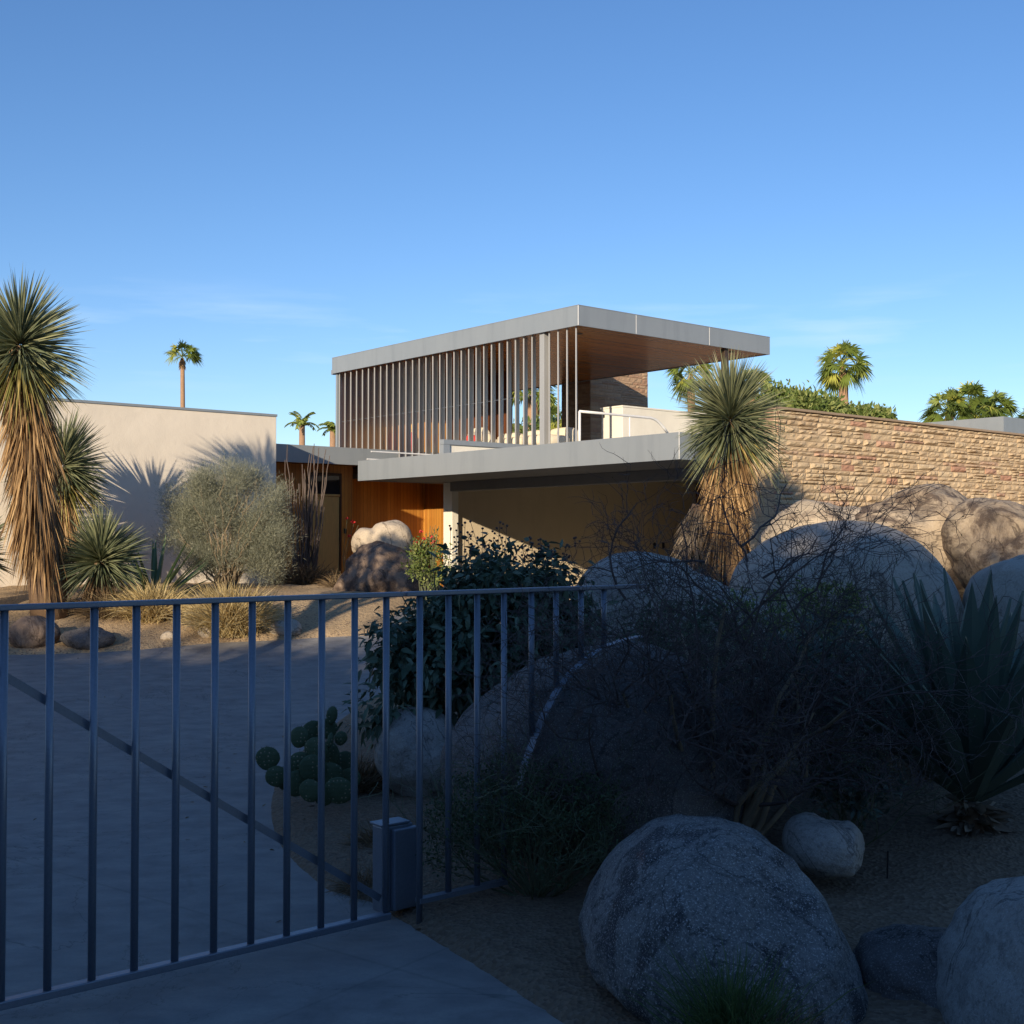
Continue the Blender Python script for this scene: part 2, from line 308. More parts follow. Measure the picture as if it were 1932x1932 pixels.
# upper roof
UA, UB = 2.69, 4.66; UA1, UB1 = 7.69, 12.33; ZU0, ZU1 = 5.13, 5.46
ur = part(lambda b: b.box(UA+.02, UA1-.02, UB+.02, UB1-.02, ZU0+.06, ZU1-.01), 'upper_roof', M['fascia'])
def ring(b, x0, x1, y0, y1, z0, z1, t=.03):
    b.box(x0, x1, y0, y0+t, z0, z1); b.box(x0, x1, y1-t, y1, z0, z1); b.box(x0, x0+t, y0+t, y1-t, z0, z1); b.box(x1-t, x1, y0+t, y1-t, z0, z1)
fa = part(lambda b: ring(b, UA, UA1, UB, UB1, ZU0, ZU1), 'fascia', M['fascia'], ur)
for x in (4.05, 5.95): part(lambda b: b.box(x-.005, x+.005, UB-.003, UB, ZU0+.005, ZU1-.005), 'panel_joint', M['white'], ur)
part(lambda b: b.box(UA-.004, UA+.006, UB-.004, UB+.006, ZU0, ZU1), 'corner_trim', M['white'], ur)
part(lambda b: ring(b, UA-.004, UA1+.004, UB-.004, UB1+.004, ZU1, ZU1+.012, .06), 'roof_edge_trim', M['fascia'], ur)
part(lambda b: b.box(UA+.03, UA1-.03, UB+.03, UB1-.03, ZU0+.012, ZU0+.058), 'soffit', M['soffit'], ur)
for (x, y) in ((3.3, 5.3), (6.9, 4.95)): part(lambda b: b.tube([(x, y, ZU0+.004), (x, y, ZU0+.03)], .07, 20), 'soffit_light', M['frame'], ur)
# louvres
LX = UA+.09
nl = 34
def louver(y, ang, w, z0):
    c, s_ = math.cos(ang), math.sin(ang); x0 = LX
    b = MB()
    # blade in local xy, near edge at (x0,y); direction d
    d = Vector((c, s_, 0)); n_ = Vector((-s_, c, 0)); th = .006
    p = Vector((x0, y, 0)); q = p+d*w; m1 = p+d*w*.5+n_*.008
    pts = [p-n_*th, m1-n_*th, q-n_*th, q+n_*th, m1+n_*th, p+n_*th]
    b.prism([(v.x, v.y) for v in pts], z0, ZU0+.008)
    return b
base_yaw = -R(50.07)   # local frame: world yaw (clockwise from +Y) t -> local angle 50.07deg - t
for i in range(nl):
    y = 4.80+i*(12.16-4.80)/(nl-1)
    if i < 4: ang = R(50.07-4.5); w = .15
    else: ang = R(50.07-(17 if i < 12 else 22)); w = .20
    z0 = 2.96 if y < 10.1 else 3.385
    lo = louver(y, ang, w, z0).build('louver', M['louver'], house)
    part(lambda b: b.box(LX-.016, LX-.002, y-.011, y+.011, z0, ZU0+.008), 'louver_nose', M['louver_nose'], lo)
part(lambda b: [b.box(LX+.06, LX+.07, 6.0, 12.2, 4.1, 4.108)], 'louver_rod', M['steel'])
bx('terrace_post', M['louver'], UA+.06, UA+.17, 5.58, 5.70, 2.9, ZU0+.008)
bx('terrace_post', M['frame'], 6.45, 6.55, 4.72, 4.82, 2.9, ZU0+.008)
bx('terrace_post', M['fascia'], 2.76, 2.84, 12.235, 12.3, 3.38, ZU0+.008)
bx('gutter_end', M['fascia'], UA+.03, UA+.12, 12.335, 12.42, 5.12, 5.22)
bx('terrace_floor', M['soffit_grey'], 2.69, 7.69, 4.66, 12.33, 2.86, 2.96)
# inner terrace walls
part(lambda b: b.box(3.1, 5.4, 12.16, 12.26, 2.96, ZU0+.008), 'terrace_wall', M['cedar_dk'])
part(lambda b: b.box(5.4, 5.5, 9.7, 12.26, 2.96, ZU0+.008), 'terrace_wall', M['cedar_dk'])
bx('cabinet', M['cedar'], 3.6, 4.2, 10.2, 11.9, 2.96, 4.0)
bx('cabinet_door', M['yellow'], 3.58, 3.598, 10.6, 10.85, 2.98, 3.98)
# chimney with coursed stone
def blocks(b, u0, u1, z0, z1, mp, hmin, hmax, lmin, lmax, rel, seed, gap=.006):
    rd = random.Random(seed); z = z0
    while z < z1-.02:
        h = rd.uniform(hmin, hmax); h = min(h, z1-z)
        if z1-(z+h) < hmin*.6: h = z1-z
        u = u0
        while u < u1-.001:
            l = rd.uniform(lmin, lmax)*(1.4 if h < (hmin+hmax)/2 else 1); l = min(l, u1-u)
            if u1-(u+l) < lmin*.5: l = u1-u
            subs = [(z, h)]
            if h > hmax*.72 and rd.random() < .35: k = rd.uniform(.35, .65); subs = [(z, h*k), (z+h*k, h*(1-k))]
            for zz, hh in subs:
                nu = max(3, int(l/.05)); nv = max(3, int(hh/.045)); off = rd.uniform(.25, 1)*rel; t = rd.random()
                V = []; tx = rd.uniform(-.35, .35); tz = rd.uniform(-.25, .25)
                for j in range(nv+1):
                    for i in range(nu+1):
                        uu = u+gap/2+(l-gap)*i/nu; vv = zz+gap/2+(hh-gap)*j/nv
                        e = min(i, nu-i, j, nv-j); dd = off*(.35 if e == 0 else 1)
                        dd += rel*(tx*(i/nu-.5)+tz*(j/nv-.5))
                        if e > 0: dd += rel*.7*noise.noise(Vector((uu*11, vv*13, seed+t*5)))+rel*.38*rd.uniform(-.5, .5)
                        V.append(mp(uu, vv, max(dd, .002)))
                nf = len(V); Fc = [(j*(nu+1)+i, j*(nu+1)+i+1, (j+1)*(nu+1)+i+1, (j+1)*(nu+1)+i) for j in range(nv) for i in range(nu)]
                # skirt back into the mortar bed
                rim = [i for i in range(nu+1)]+[(j+1)*(nu+1)-1 for j in range(1, nv+1)]+[nv*(nu+1)+i for i in range(nu-1, -1, -1)]+[j*(nu+1) for j in range(nv-1, 0, -1)]
                for r_ in rim:
                    jj, ii = divmod(r_, nu+1); V.append(mp(u+gap/2+(l-gap)*ii/nu, zz+gap/2+(hh-gap)*jj/nv, -.02))
                m = len(rim); Fc += [(rim[k], nf+k, nf+(k+1) % m, rim[(k+1) % m]) for k in range(m)]
                b.add(V, Fc, t)
            u += l
        z += h
ch = part(lambda b: b.box(7.69, 9.52, 9.62, 10.57, 2.9, 5.9), 'chimney', M['mortar'])
def f(b):
    blocks(b, 7.69, 9.52, 2.96, 5.9, lambda u, v, d: (u, 9.62-d, v), .05, .11, .15, .5, .02, 5)
    blocks(b, 9.62, 10.57, 2.96, 5.9, lambda u, v, d: (7.69-d, u, v), .05, .11, .15, .5, .02, 6)
part(f, 'chimney_stonework', M['stone_dk'], ch)
# terrace parapet with stucco face
pw = part(lambda b: b.box(4.67, 11.5, 5.61, 6.16, 2.9, 4.0), 'parapet_wall', M['stucco_w'], bevel=.01)
part(lambda b: b.box(4.66, 11.51, 5.60, 6.17, 4.0, 4.03), 'wall_cap', M['stucco_w'], pw)
bx('vent_slot', M['black'], 4.655, 4.671, 6.07, 6.10, 3.84, 3.95, pw, 0)
part(lambda b: b.box(5.2, 5.4, 6.6, 9.0, 2.96, 3.2), 'terrace_bench', M['stucco_w'])
# railing of bent tube
def tube_path(b):
    Z = 3.87; pts = [(1.9, 4.4, 2.9), (1.9, 4.4, Z-.02), (1.915, 4.385, Z)]
    pts += [(1.9+1.35*t, 4.4-.95*t, Z) for t in (.2, .5, .8)]
    return pts
def toH(px, py, Y):
    w = P(px, py, Y)-HO; c, s_ = math.cos(HR), math.sin(HR); return Vector((w.x*c+w.y*s_, -w.x*s_+w.y*c, w.z))
rl = empty('railing', (0, 0, 0)); rl.parent = house
YR = 18.6
# the rail runs along local x at the terrace edge: solve depth on plane local y = const
def onB(px, py, bconst):
    r = ray(px, py); c, s_ = math.cos(HR), math.sin(HR)
    # world = t*r + eye ; local y = -(X-HOx)*s + (Y-HOy)*c
    k = (bconst-(HO.x*s_-HO.y*c))/(-r[0]*s_+r[1]*c)
    w = Vector((r[0]*k, r[1]*k, EYE+r[2]*k))-HO
    return Vector((w.x*c+w.y*s_, bconst, w.z))
RB = 3.9
top = [onB(1093.5, 776, RB), onB(1150, 780, RB), onB(1205, 785.5, RB), onB(1228, 788, RB), onB(1237, 792, RB), onB(1245, 799, RB), onB(1252, 807, RB), onB(1260, 818, RB)]
zt = top[0].z
part(lambda b: b.tube([(p.x, p.y, min(zt, p.z) if i > 2 else zt) for i, p in enumerate(top)], .021, 10), 'rail_tube', M['white'], rl, smooth=True)
q0 = top[0]; q1 = onB(1188, 784, RB)
for q in (q0, q1): part(lambda b: b.tube([(q.x, q.y, 2.9), (q.x, q.y, zt)], .021 if q is q0 else .014, 10), 'rail_post', M['white'], rl, smooth=True)
# carport
cr = part(lambda b: b.box(.02, 8.1, .02, 7.10, 2.74, 2.89), 'carport_roof', M['fascia'])
part(lambda b: ring(b, 0, 8.12, 0, 7.12, 2.57, 2.9), 'fascia', M['fascia'], cr)
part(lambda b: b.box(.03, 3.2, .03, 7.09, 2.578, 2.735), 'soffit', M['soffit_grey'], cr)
part(lambda b: b.box(-.004, .004, -.004, .004, 2.572, 2.9), 'corner_trim', M['white'], cr)
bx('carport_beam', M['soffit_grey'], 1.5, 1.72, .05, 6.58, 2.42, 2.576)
bx('column', M['stucco_w'], 1.55, 1.69, 6.59, 6.84, .2, 2.577, bevel=.01)
part(lambda b: b.box(1.692, 8.0, 6.69, 6.84, .2, 2.738), 'carport_wall', M['stucco_tan'])
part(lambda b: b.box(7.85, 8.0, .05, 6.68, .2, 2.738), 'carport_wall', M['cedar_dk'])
for x in (6.6, 6.85): part(lambda b: b.box(x, x+.06, 6.675, 6.688, 1.42, 1.54), 'wall_switch', M['black'])
# small framed panel standing on the carport roof
pp = bx('roof_kerb', M['fascia'], .63, 2.62, 5.6, 5.7, 3.12, 3.2)
part(lambda b: [b.box(.63, .76, 5.6, 5.7, 2.9, 3.118)], 'kerb_post', M['fascia'], pp)
part(lambda b: b.box(.762, 2.6, 5.63, 5.69, 2.9, 3.118), 'kerb_panel', M['stucco_w'], pp)
for dy in (0, .12): part(lambda b: b.tube([(.1, 7.0-dy, 2.93+dy), (1.5, 7.0-dy, 2.93+dy)], .012, 8), 'roof_pipe', M['white'])
# low roof and entrance
lr = part(lambda b: b.box(-5, 4.18, 10.16, 16, 3.13, 3.37), 'low_roof', M['fascia'])
part(lambda b: b.box(-5, 4.2, 10.14, 10.17, 3.05, 3.38), 'fascia', M['fascia'], lr)
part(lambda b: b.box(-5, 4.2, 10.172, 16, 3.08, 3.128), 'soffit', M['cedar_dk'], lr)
w1 = part(lambda b: b.box(-3, 2.3, 10.9, 11.0, .2, 3.078), 'entrance_wall', M['cedar'])
part(lambda b: b.box(2.2, 4.7, 11.6, 11.7, .2, 3.078), 'entrance_wall', M['cedar'])
part(lambda b: b.box(4.58, 4.68, 6.85, 11.598, .2, 2.86), 'entrance_wall', M['cedar'])
dr = bx('entrance_door', M['door'], 1.3, 1.98, 10.885, 10.899, .3, 2.45)
part(lambda b: ring_v(b, 1.25, 2.03, 10.87, 10.898, .3, 2.9, .045), 'door_frame', M['frame'], dr) if False else None
part(lambda b: [b.box(1.24, 1.29, 10.87, 10.898, .3, 2.92), b.box(1.99, 2.03, 10.87, 10.898, .3, 2.92), b.box(1.292, 1.988, 10.87, 10.898, 2.87, 2.92)], 'door_frame', M['frame'], dr)
bx('transom_bar', M['door'], 1.292, 1.988, 10.865, 10.898, 2.46, 2.5, dr)
bx('transom_window', M['glass'], 1.30, 1.98, 10.88, 10.897, 2.502, 2.868, dr, 0)
bx('door_bell', M['black'], 2.10, 2.16, 10.885, 10.9, 1.72, 1.82)
# bedroom wing with white stucco wall
wg = part(lambda b: b.box(-14, -.72, 8.56, 10.12, .1, 3.70), 'bedroom_wing', M['stucco'], bevel=.01)
part(lambda b: b.box(-14, -.71, 8.545, 10.13, 3.70, 3.74), 'wall_coping', M['fascia'], wg)
part(lambda b: b.box(-14, -.72, 10.122, 16, .1, 3.04), 'rear_wall', M['stucco'], wg)
# far right wing roof
fr = part(lambda b: b.box(11.87, 20, 2.22, 8, 3.72, 4.02), 'far_wing_roof', M['fascia'])
part(lambda b: ring(b, 11.85, 20, 2.2, 8.02, 3.68, 4.03), 'fascia', M['fascia'], fr)
part(lambda b: b.box(12.3, 19.8, 2.7, 7.8, .2, 3.7), 'far_wing_wall', M['stucco_w'])
# terrace furniture
def onw(a, b_, z): c, s_ = math.cos(HR), math.sin(HR); return Vector((HO.x+a*c-b_*s_, HO.y+a*s_+b_*c, z))
so = empty('terrace_sofa', onw(3.4, 6.2, 2.96), HR, 'cream cushioned sofa on the upper terrace behind the louvres', 'sofa')
def blob(b, c, r, seed=1, e=2.6):
    bm = bmesh.new(); bmesh.ops.create_icosphere(bm, subdivisions=3, radius=1)
    V = []
    for v in bm.verts:
        d = v.co; k = (abs(d.x)**e+abs(d.y)**e+abs(d.z)**e)**(-1/e); p = d*k
        V.append((c[0]+p.x*r[0], c[1]+p.y*r[1], c[2]+p.z*r[2]))
    b.add(V, [[q.index for q in f_.verts] for f_ in bm.faces]); bm.free()
def cush(name, c, r, mat='cream', par=so):
    b = MB(); blob(b, c, r, e=4); return b.build(name, M[mat], par, smooth=True)
for k in range(3):
    cush('seat_cushion', (.3, .4+k*.75, .42), (.38, .37, .12)); cush('back_cushion', (.72, .4+k*.75, .50), (.11, .37, .2))
bz = MB(); bz.box(-.05, .85, 0, 2.3, .12, .3)
for x, y in ((0, .05), (.78, .05), (0, 2.2), (.78, 2.2)): bz.box(x, x+.05, y, y+.05, 0, .12)
bz.build('sofa_frame', M['white'], so)
ac = empty('terrace_chair', onw(3.5, 8.75, 2.96), HR, 'rounded cream armchair on the terrace with a small red cushion', 'armchair')
b = MB(); blob(b, (.35, .35, .4), (.36, .36, .14), e=3); b.build('seat', M['cream'], ac, smooth=True)
b = MB(); blob(b, (.62, .35, .58), (.12, .36, .30), e=2.6); b.build('backrest', M['cream'], ac, smooth=True)
b = MB(); [b.tube([(x, y, 0), (x, y, .32)], .018, 8) for x, y in ((.08, .08), (.62, .08), (.08, .62), (.62, .62))]; b.build('leg', M['white'], ac)
b = MB(); blob(b, (.38, .3, .6), (.07, .14, .12), e=3); b.build('cushion', M['red'], ac, smooth=True)
cn = empty('red_canister', onw(3.35, 10.4, 2.96), HR, 'slim upright red and white object glimpsed between the terrace louvres', 'canister')
b = MB(); b.tube([(0, 0, .4), (0, 0, .78), (0, 0, .84)], [.09, .09, .03], 14); b.build('top_shell', M['red'], cn, smooth=True)
b = MB(); b.tube([(0, 0, .26), (0, 0, .4)], .088, 14); b.build('white_band', M['white'], cn, smooth=True)
b = MB(); b.tube([(0, 0, 0), (0, 0, .26)], .09, 14); b.build('lower_shell', M['red'], cn, smooth=True)
# ------------------------------------------------------------------ garden stone wall
sw = empty('stone_wall', onw(1.31, -.44, .2), HR, 'tall garden wall of rough coursed tan sandstone right of the carport', 'wall')
LW = 11.2; HW = 3.03
def swl(u, v, d): return (u, -d, v)
b = MB(); b.box(.03, LW, .03, .46, -.2, HW); b.build('wall_core', M['mortar'], sw)
b = MB(); blocks(b, 0, LW, -.2, HW, lambda u, v, d: (u, .03-d, v), .045, .105, .14, .50, .036, 3, .007); b.build('stone_face', M['stone'], sw)
b = MB(); blocks(b, 0.0, .46, -.2, HW, lambda u, v, d: (.03-d, u, v), .2, .3, .2, .5, .012, 9); b.build('end_stones', M['stone'], sw)
b = MB(); b.box(-.01, LW, -.02, .47, HW+.002, HW+.035); b.build('coping', M['mortar'], sw, bevel=.006)
# ------------------------------------------------------------------ gate and fence
gd = Vector((3800-CX, F, 0)).normalized(); 
g0 = P(9.6, 1500, 4.04); g0.z = 0
def gp(t, z): return Vector((g0.x+gd.x*t, g0.y+gd.y*t, z))
def tpx(px):                           # distance along the gate line seen at pixel column px
    k = (px-CX)/F; return (k*g0.y-g0.x)/(gd.x-k*gd.y)
def zpx(px, py): q = gp(tpx(px), 0); return P(px, py, q.y).z
bk = Vector((-gd.y, gd.x, 0))*.03
ZT = 1.375; ZB = .075
gate = empty('driveway_gate', gp(0, 0), 0, 'blue-grey galvanised tubular gate standing across the driveway', 'gate')
loc = gp(0, 0); GY = math.atan2(gd.y, gd.x)
te = tpx(760)
def mk(name, fn, par=gate, o=loc, sm=False, bevel=0, mat='steel'):
    b = MB(); fn(b); return b.build(name, M[mat], par, loc=o, smooth=sm, bevel=bevel)
mk('top_rail', lambda b: b.bar(gp(-3.6, ZT), gp(te-.008, ZT), .04, .02), bevel=.004)
mk('bottom_rail', lambda b: b.bar(gp(-3.6, ZB), gp(tpx(735), ZB), .045, .028), bevel=.004)
bars = [9.6, 96.9, 181.4, 261.2, 337.4, 410.6, 480, 545.8, 609.8, 672.2, 729.2]
ts = [tpx(x) for x in bars]; st_ = (ts[-1]-ts[0])/10
for k in range(-12, 11):
    t = ts[0]+st_*k; mk('bar', lambda b: b.tube([gp(t, ZB+.014), gp(t, ZT-.01)], .0137, 12), sm=True)
mk('diagonal_brace', lambda b: b.bar(gp(-3.2, 2.6*0+zpx(0, 1270)+ (3.2+tpx(0))*.55)+bk, gp(tpx(722), zpx(722, 1690))+bk, .008, .036) if False else b.bar(gp(tpx(-60), zpx(-60, 1232))+bk, gp(tpx(726), zpx(726, 1698))+bk, .008, .028))
for k in range(0, 11):
    pass
fence = empty('tube_fence', gp(te, 0), 0, 'blue-grey tube fence whose lower edge arches over the dark boulder', 'fence')
fo = gp(te, 0)
tend = tpx(1215)
mk('top_rail', lambda b: b.bar(gp(te+.008, ZT), gp(tend, ZT), .04, .02), fence, fo, bevel=.004)
arch = [(972, 1492), (983, 1440), (1000, 1395), (1018, 1350), (1042, 1305), (1070, 1268), (1098, 1243), (1130, 1220), (1165, 1208), (1200, 1200)]
arc3 = [gp(tpx(x), zpx(x, y))-bk*.9 for x, y in arch]
def flatarc(b):
    sd = Vector((-gd.y, gd.x, 0))*.022
    V = []
    for i, p in enumerate(arc3):
        d = (arc3[min(i+1, len(arc3)-1)]-arc3[max(i-1, 0)]).normalized(); n_ = d.cross(sd).normalized()*.004
        V += [p-sd-n_, p+sd-n_, p+sd+n_, p-sd+n_]
    n = len(arc3); b.add(V, [(4*i+k, 4*i+(k+1) % 4, 4*i+4+(k+1) % 4, 4*i+4+k) for i in range(n-1) for k in range(4)]+[(3, 2, 1, 0), (4*n-4, 4*n-3, 4*n-2, 4*n-1)])
mk('arched_rail', flatarc, fence, fo)
fb = [792.5, 846.6, 900.5, 951, 1002.7, 1049, 1096, 1139]
mk('bottom_rail', lambda b: b.bar(gp(tpx(790), ZB+.03), gp(tpx(960), ZB+.03), .04, .02), fence, fo)
for x in fb:
    t = tpx(x)
    if x < 960: zb = -.05 if x < 800 else ZB+.04
    else:
        zb = 0
        for (xa, ya), (xb, yb) in zip(arch, arch[1:]):
            if xa <= x <= xb: zb = zpx(x, ya+(yb-ya)*(x-xa)/(xb-xa))
    mk('bar', lambda b: b.tube([gp(t, zb), gp(t, ZT-.01)], .0137, 12), fence, fo, sm=True)
bo = gp(tpx(787), 0)+bk*6; bo.z = .03
cb = empty('gate_control_box', bo, GY, 'blue-grey metal gate control box standing at the gate hinge', 'control box')
b = MB(); b.box(-.07, .085, -.03, .05, .0, .36); b.build('cabinet', M['steel'], cb, bevel=.006)
b = MB(); b.box(-.03, .092, -.062, -.032, .01, .35); b.build('cover', M['steel'], cb, bevel=.006)
b = MB(); b.box(-.078, .07, -.035, .06, .362, .372); b.build('lid', M['steel'], cb, bevel=.003)
# ------------------------------------------------------------------ boulders
def boulder(label, outline, Y, depth, mat, seed, amp=.05, sub=5, group='granite boulders in the desert garden', name='boulder', tip=0, lowf=1.0, cuts=8):
    o = [P(x, y, Y) for x, y in outline]; c = sum(o, Vector())/len(o)
    th = np.array([math.atan2(p.z-c.z, p.x-c.x) for p in o]); rr = np.array([math.hypot(p.z-c.z, p.x-c.x) for p in o])
    i = np.argsort(th); th = th[i]; rr = rr[i]; th3 = np.concatenate([th-2*math.pi, th, th+2*math.pi]); rr3 = np.tile(rr, 3)
    fine = np.linspace(-math.pi, math.pi, 361); rf = np.interp(fine, th3, rr3); k = np.hanning(21); k /= k.sum()
    rf = np.convolve(np.concatenate([rf[-21:-1], rf, rf[1:21]]), k, 'same')[20:-20]
    bm = bmesh.new(); bmesh.ops.create_icosphere(bm, subdivisions=sub, radius=1)
    rp = random.Random(seed*7+1); planes = [(Vector((rp.gauss(0, 1), rp.gauss(0, 1)-.6, rp.gauss(0, 1)+.2)).normalized(), rp.uniform(.80, .94)) for _ in range(cuts)]
    V = []; R0 = float(rr.mean()); sv = Vector((seed*3.7, seed*1.3, seed*2.1))
    for v in bm.verts:
        d = v.co; t_ = math.atan2(d.z, d.x); r = float(np.interp(t_, fine, rf))
        e = 2.3; kk = (math.hypot(d.x, d.z)**e+abs(d.y)**e)**(-1/e)
        p = Vector((d.x*r, d.y*depth+tip*d.z*depth, d.z*r))*kk
        for pn, ph in planes:
            dn = d.dot(pn)
            if dn > ph: p = p*(ph/dn*.8+.2)
        q = p/R0*1.1*lowf+sv
        n_ = noise.fractal(q, .9, 2.1, 3)*amp*R0+noise.fractal(q*4, 1, 2, 4)*amp*.28*R0
        rd = 1-abs(noise.noise(q*1.6+Vector((9, 3, 1))))
        n_ -= max(0, rd-.93)*R0*amp*5
        V.append(c+p+d*n_)
    b = MB(); b.add([tuple(v) for v in V], [[q.index for q in f_.verts] for f_ in bm.faces]); bm.free()
    zb = min(v.z for v in V)
    ob = b.build(name, M[mat], loc=Vector((c.x, c.y, zb)), smooth=True)
    return tag(ob, label, 'boulder', group)
boulder('big rounded grey boulder in shade in front of the stone wall', [(1385, 1100), (1395, 1070), (1430, 1035), (1480, 1005), (1540, 988), (1600, 983), (1660, 995), (1715, 1025), (1755, 1065), (1790, 1120), (1810, 1200), (1800, 1290), (1600, 1330), (1400, 1300), (1375, 1200)], 10.4, .95, 'rock_grey', 1, .03, cuts=0)
boulder('pale grey boulder sloping down right below the right yucca', [(1085, 1105), (1110, 1070), (1150, 1047), (1200, 1036), (1250, 1050), (1310, 1080), (1370, 1108), (1440, 1150), (1480, 1210), (1470, 1300), (1300, 1350), (1120, 1330), (1075, 1220)], 9.4, .7, 'rock_pale', 2, .05)
boulder('sunlit tan boulder at the foot of the stone wall, leftmost behind the grey one', [(1430, 1040), (1460, 985), (1490, 955), (1530, 939), (1580, 950), (1640, 975), (1680, 1010), (1690, 1080), (1560, 1140), (1440, 1110)], 13.0, .7, 'rock_tan', 3, .05, cuts=4)
boulder('tall sunlit tan boulder with a domed top against the stone wall', [(1570, 985), (1620, 965), (1670, 950), (1710, 925), (1750, 915), (1790, 918), (1820, 940), (1835, 980), (1845, 1080), (1840, 1150), (1750, 1170), (1600, 1120)], 12.8, .75, 'rock_stain', 4, .06, cuts=4)
boulder('brown stained boulder with a deep crease at the right edge', [(1785, 985), (1800, 955), (1840, 942), (1890, 945), (1940, 965), (1990, 1010), (2000, 1090), (1930, 1110), (1870, 1130), (1830, 1120), (1800, 1060)], 12.0, .6, 'rock_stain', 5, .06)
boulder('low brown boulder wedged right of the creased one', [(1860, 1080), (1900, 1020), (1960, 990), (2040, 1010), (2060, 1100), (1960, 1150), (1880, 1130)], 11.6, .5, 'rock_stain', 15, .05)
boulder('smooth grey boulder cut by the right edge behind the agave', [(1840, 1110), (1870, 1075), (1920, 1055), (1980, 1050), (2060, 1080), (2090, 1180), (1980, 1260), (1860, 1230)], 9.8, .7, 'rock_grey', 6, .04)
boulder('large dark boulder that the arched fence rail passes over', [(828, 1440), (836, 1400), (870, 1360), (930, 1310), (990, 1272), (1060, 1243), (1130, 1225), (1210, 1222), (1290, 1245), (1360, 1290), (1420, 1370), (1440, 1480), (1400, 1590), (1200, 1630), (1000, 1600), (860, 1540)], 6.25, .86, 'rock_dark', 7, .05, cuts=3)
boulder('pale upright boulder below the leafy bush, left of the dark one', [(711, 1400), (716, 1370), (740, 1345), (790, 1335), (840, 1350), (865, 1400), (860, 1470), (820, 1520), (760, 1500), (722, 1460)], 7.5, .3, 'rock_pale', 8, .04)
boulder('big speckled black and grey boulder in the foreground', [(1092, 1790), (1098, 1740), (1130, 1670), (1180, 1610), (1240, 1568), (1310, 1550), (1380, 1558), (1450, 1582), (1510, 1620), (1560, 1690), (1590, 1770), (1620, 1850), (1640, 1950), (1560, 2030), (1350, 2040), (1180, 1940), (1110, 1850)], 4.38, .62, 'rock_speck', 9, .045, 6)
boulder('small smooth pale boulder right of the speckled one', [(1478, 1590), (1490, 1555), (1530, 1535), (1580, 1540), (1620, 1562), (1635, 1600), (1620, 1635), (1570, 1650), (1520, 1640), (1490, 1620)], 5.35, .2, 'rock_pale', 10, .04)
boulder('dark flat-topped rock between the speckled and the pale corner boulders', [(1628, 1830), (1645, 1790), (1700, 1762), (1780, 1758), (1850, 1790), (1890, 1880), (1860, 1990), (1700, 2010), (1640, 1930)], 4.25, .3, 'rock_dark', 11, .10, cuts=16)
boulder('pale boulder filling the bottom right corner', [(1790, 1950), (1810, 1880), (1850, 1800), (1890, 1735), (1932, 1690), (2020, 1650), (2150, 1700), (2200, 1900), (2100, 2060), (1850, 2060)], 3.85, .5, 'rock_pale', 12, .05)
boulder('brown boulder in front of the cedar entrance', [(620, 1110), (650, 1070), (672, 1040), (700, 1025), (745, 1025), (785, 1045), (810, 1080), (840, 1125), (800, 1160), (700, 1165), (630, 1150)], 17.6, .6, 'rock_brown', 13, .09)
boulder('sunlit pale boulder perched on the brown one by the entrance', [(664, 1040), (668, 1010), (682, 995), (700, 996), (715, 984), (745, 981), (768, 992), (778, 1012), (776, 1040), (750, 1058), (700, 1062)], 17.9, .36, 'rock_tan', 14, .05, cuts=5)
for (lab, cx, cy, w, h, mt, sd_) in [('brown stone with a white patch beside the far edge of the driveway', 62, 1196, 96, 66, 'rock_brown', 21), ('low grey stone by the driveway right of the white-patched stone', 170, 1206, 110, 40, 'rock_dark', 22),
        ('small round stone at the foot of the pale grass clump', 392, 1192, 34, 34, 'rock_tan', 23), ('grey stone on the sand right of the golden grass', 541, 1186, 64, 34, 'rock_grey', 24), ('tiny stone beside the dark grass by the drive', 318, 1202, 30, 22, 'rock_tan', 25)]:
    yy = G(cx, cy+h*.42).y; a_ = np.linspace(0, 2*math.pi, 13)[:-1]
    boulder(lab, [(cx+w/2*math.cos(t)*(1+.08*math.sin(3*t+sd_)), cy+h/2*math.sin(t)) for t in a_], yy, w/2*S(yy)*.8, mt, sd_, .07, 4, 'edging stones along the driveway', 'stone')
for i, (x, y, w) in enumerate([(1528, 1795, 26), (1516, 1822, 18), (1530, 1840, 20), (1522, 1862, 22), (1545, 1816, 9), (1518, 1880, 16), (1640, 1726, 9), (1700, 1700, 8), (1600, 1905, 14), (1770, 1715, 9), (1560, 1745, 10), (860, 1800, 8), (905, 1850, 9), (960, 1870, 7), (1060, 1900, 10), (640, 1560, 12)]):
    yy = G(x, y).y; a_ = np.linspace(0, 2*math.pi, 9)[:-1]
    o = boulder('small pebble lying on the garden soil', [(x+w/2*math.cos(t), y+w*.36*math.sin(t)) for t in a_], yy, w/2*S(yy), 'rock_pale' if i % 3 else 'rock_tan', 40+i, .1, 2, 'pebbles on the garden soil', 'pebble')
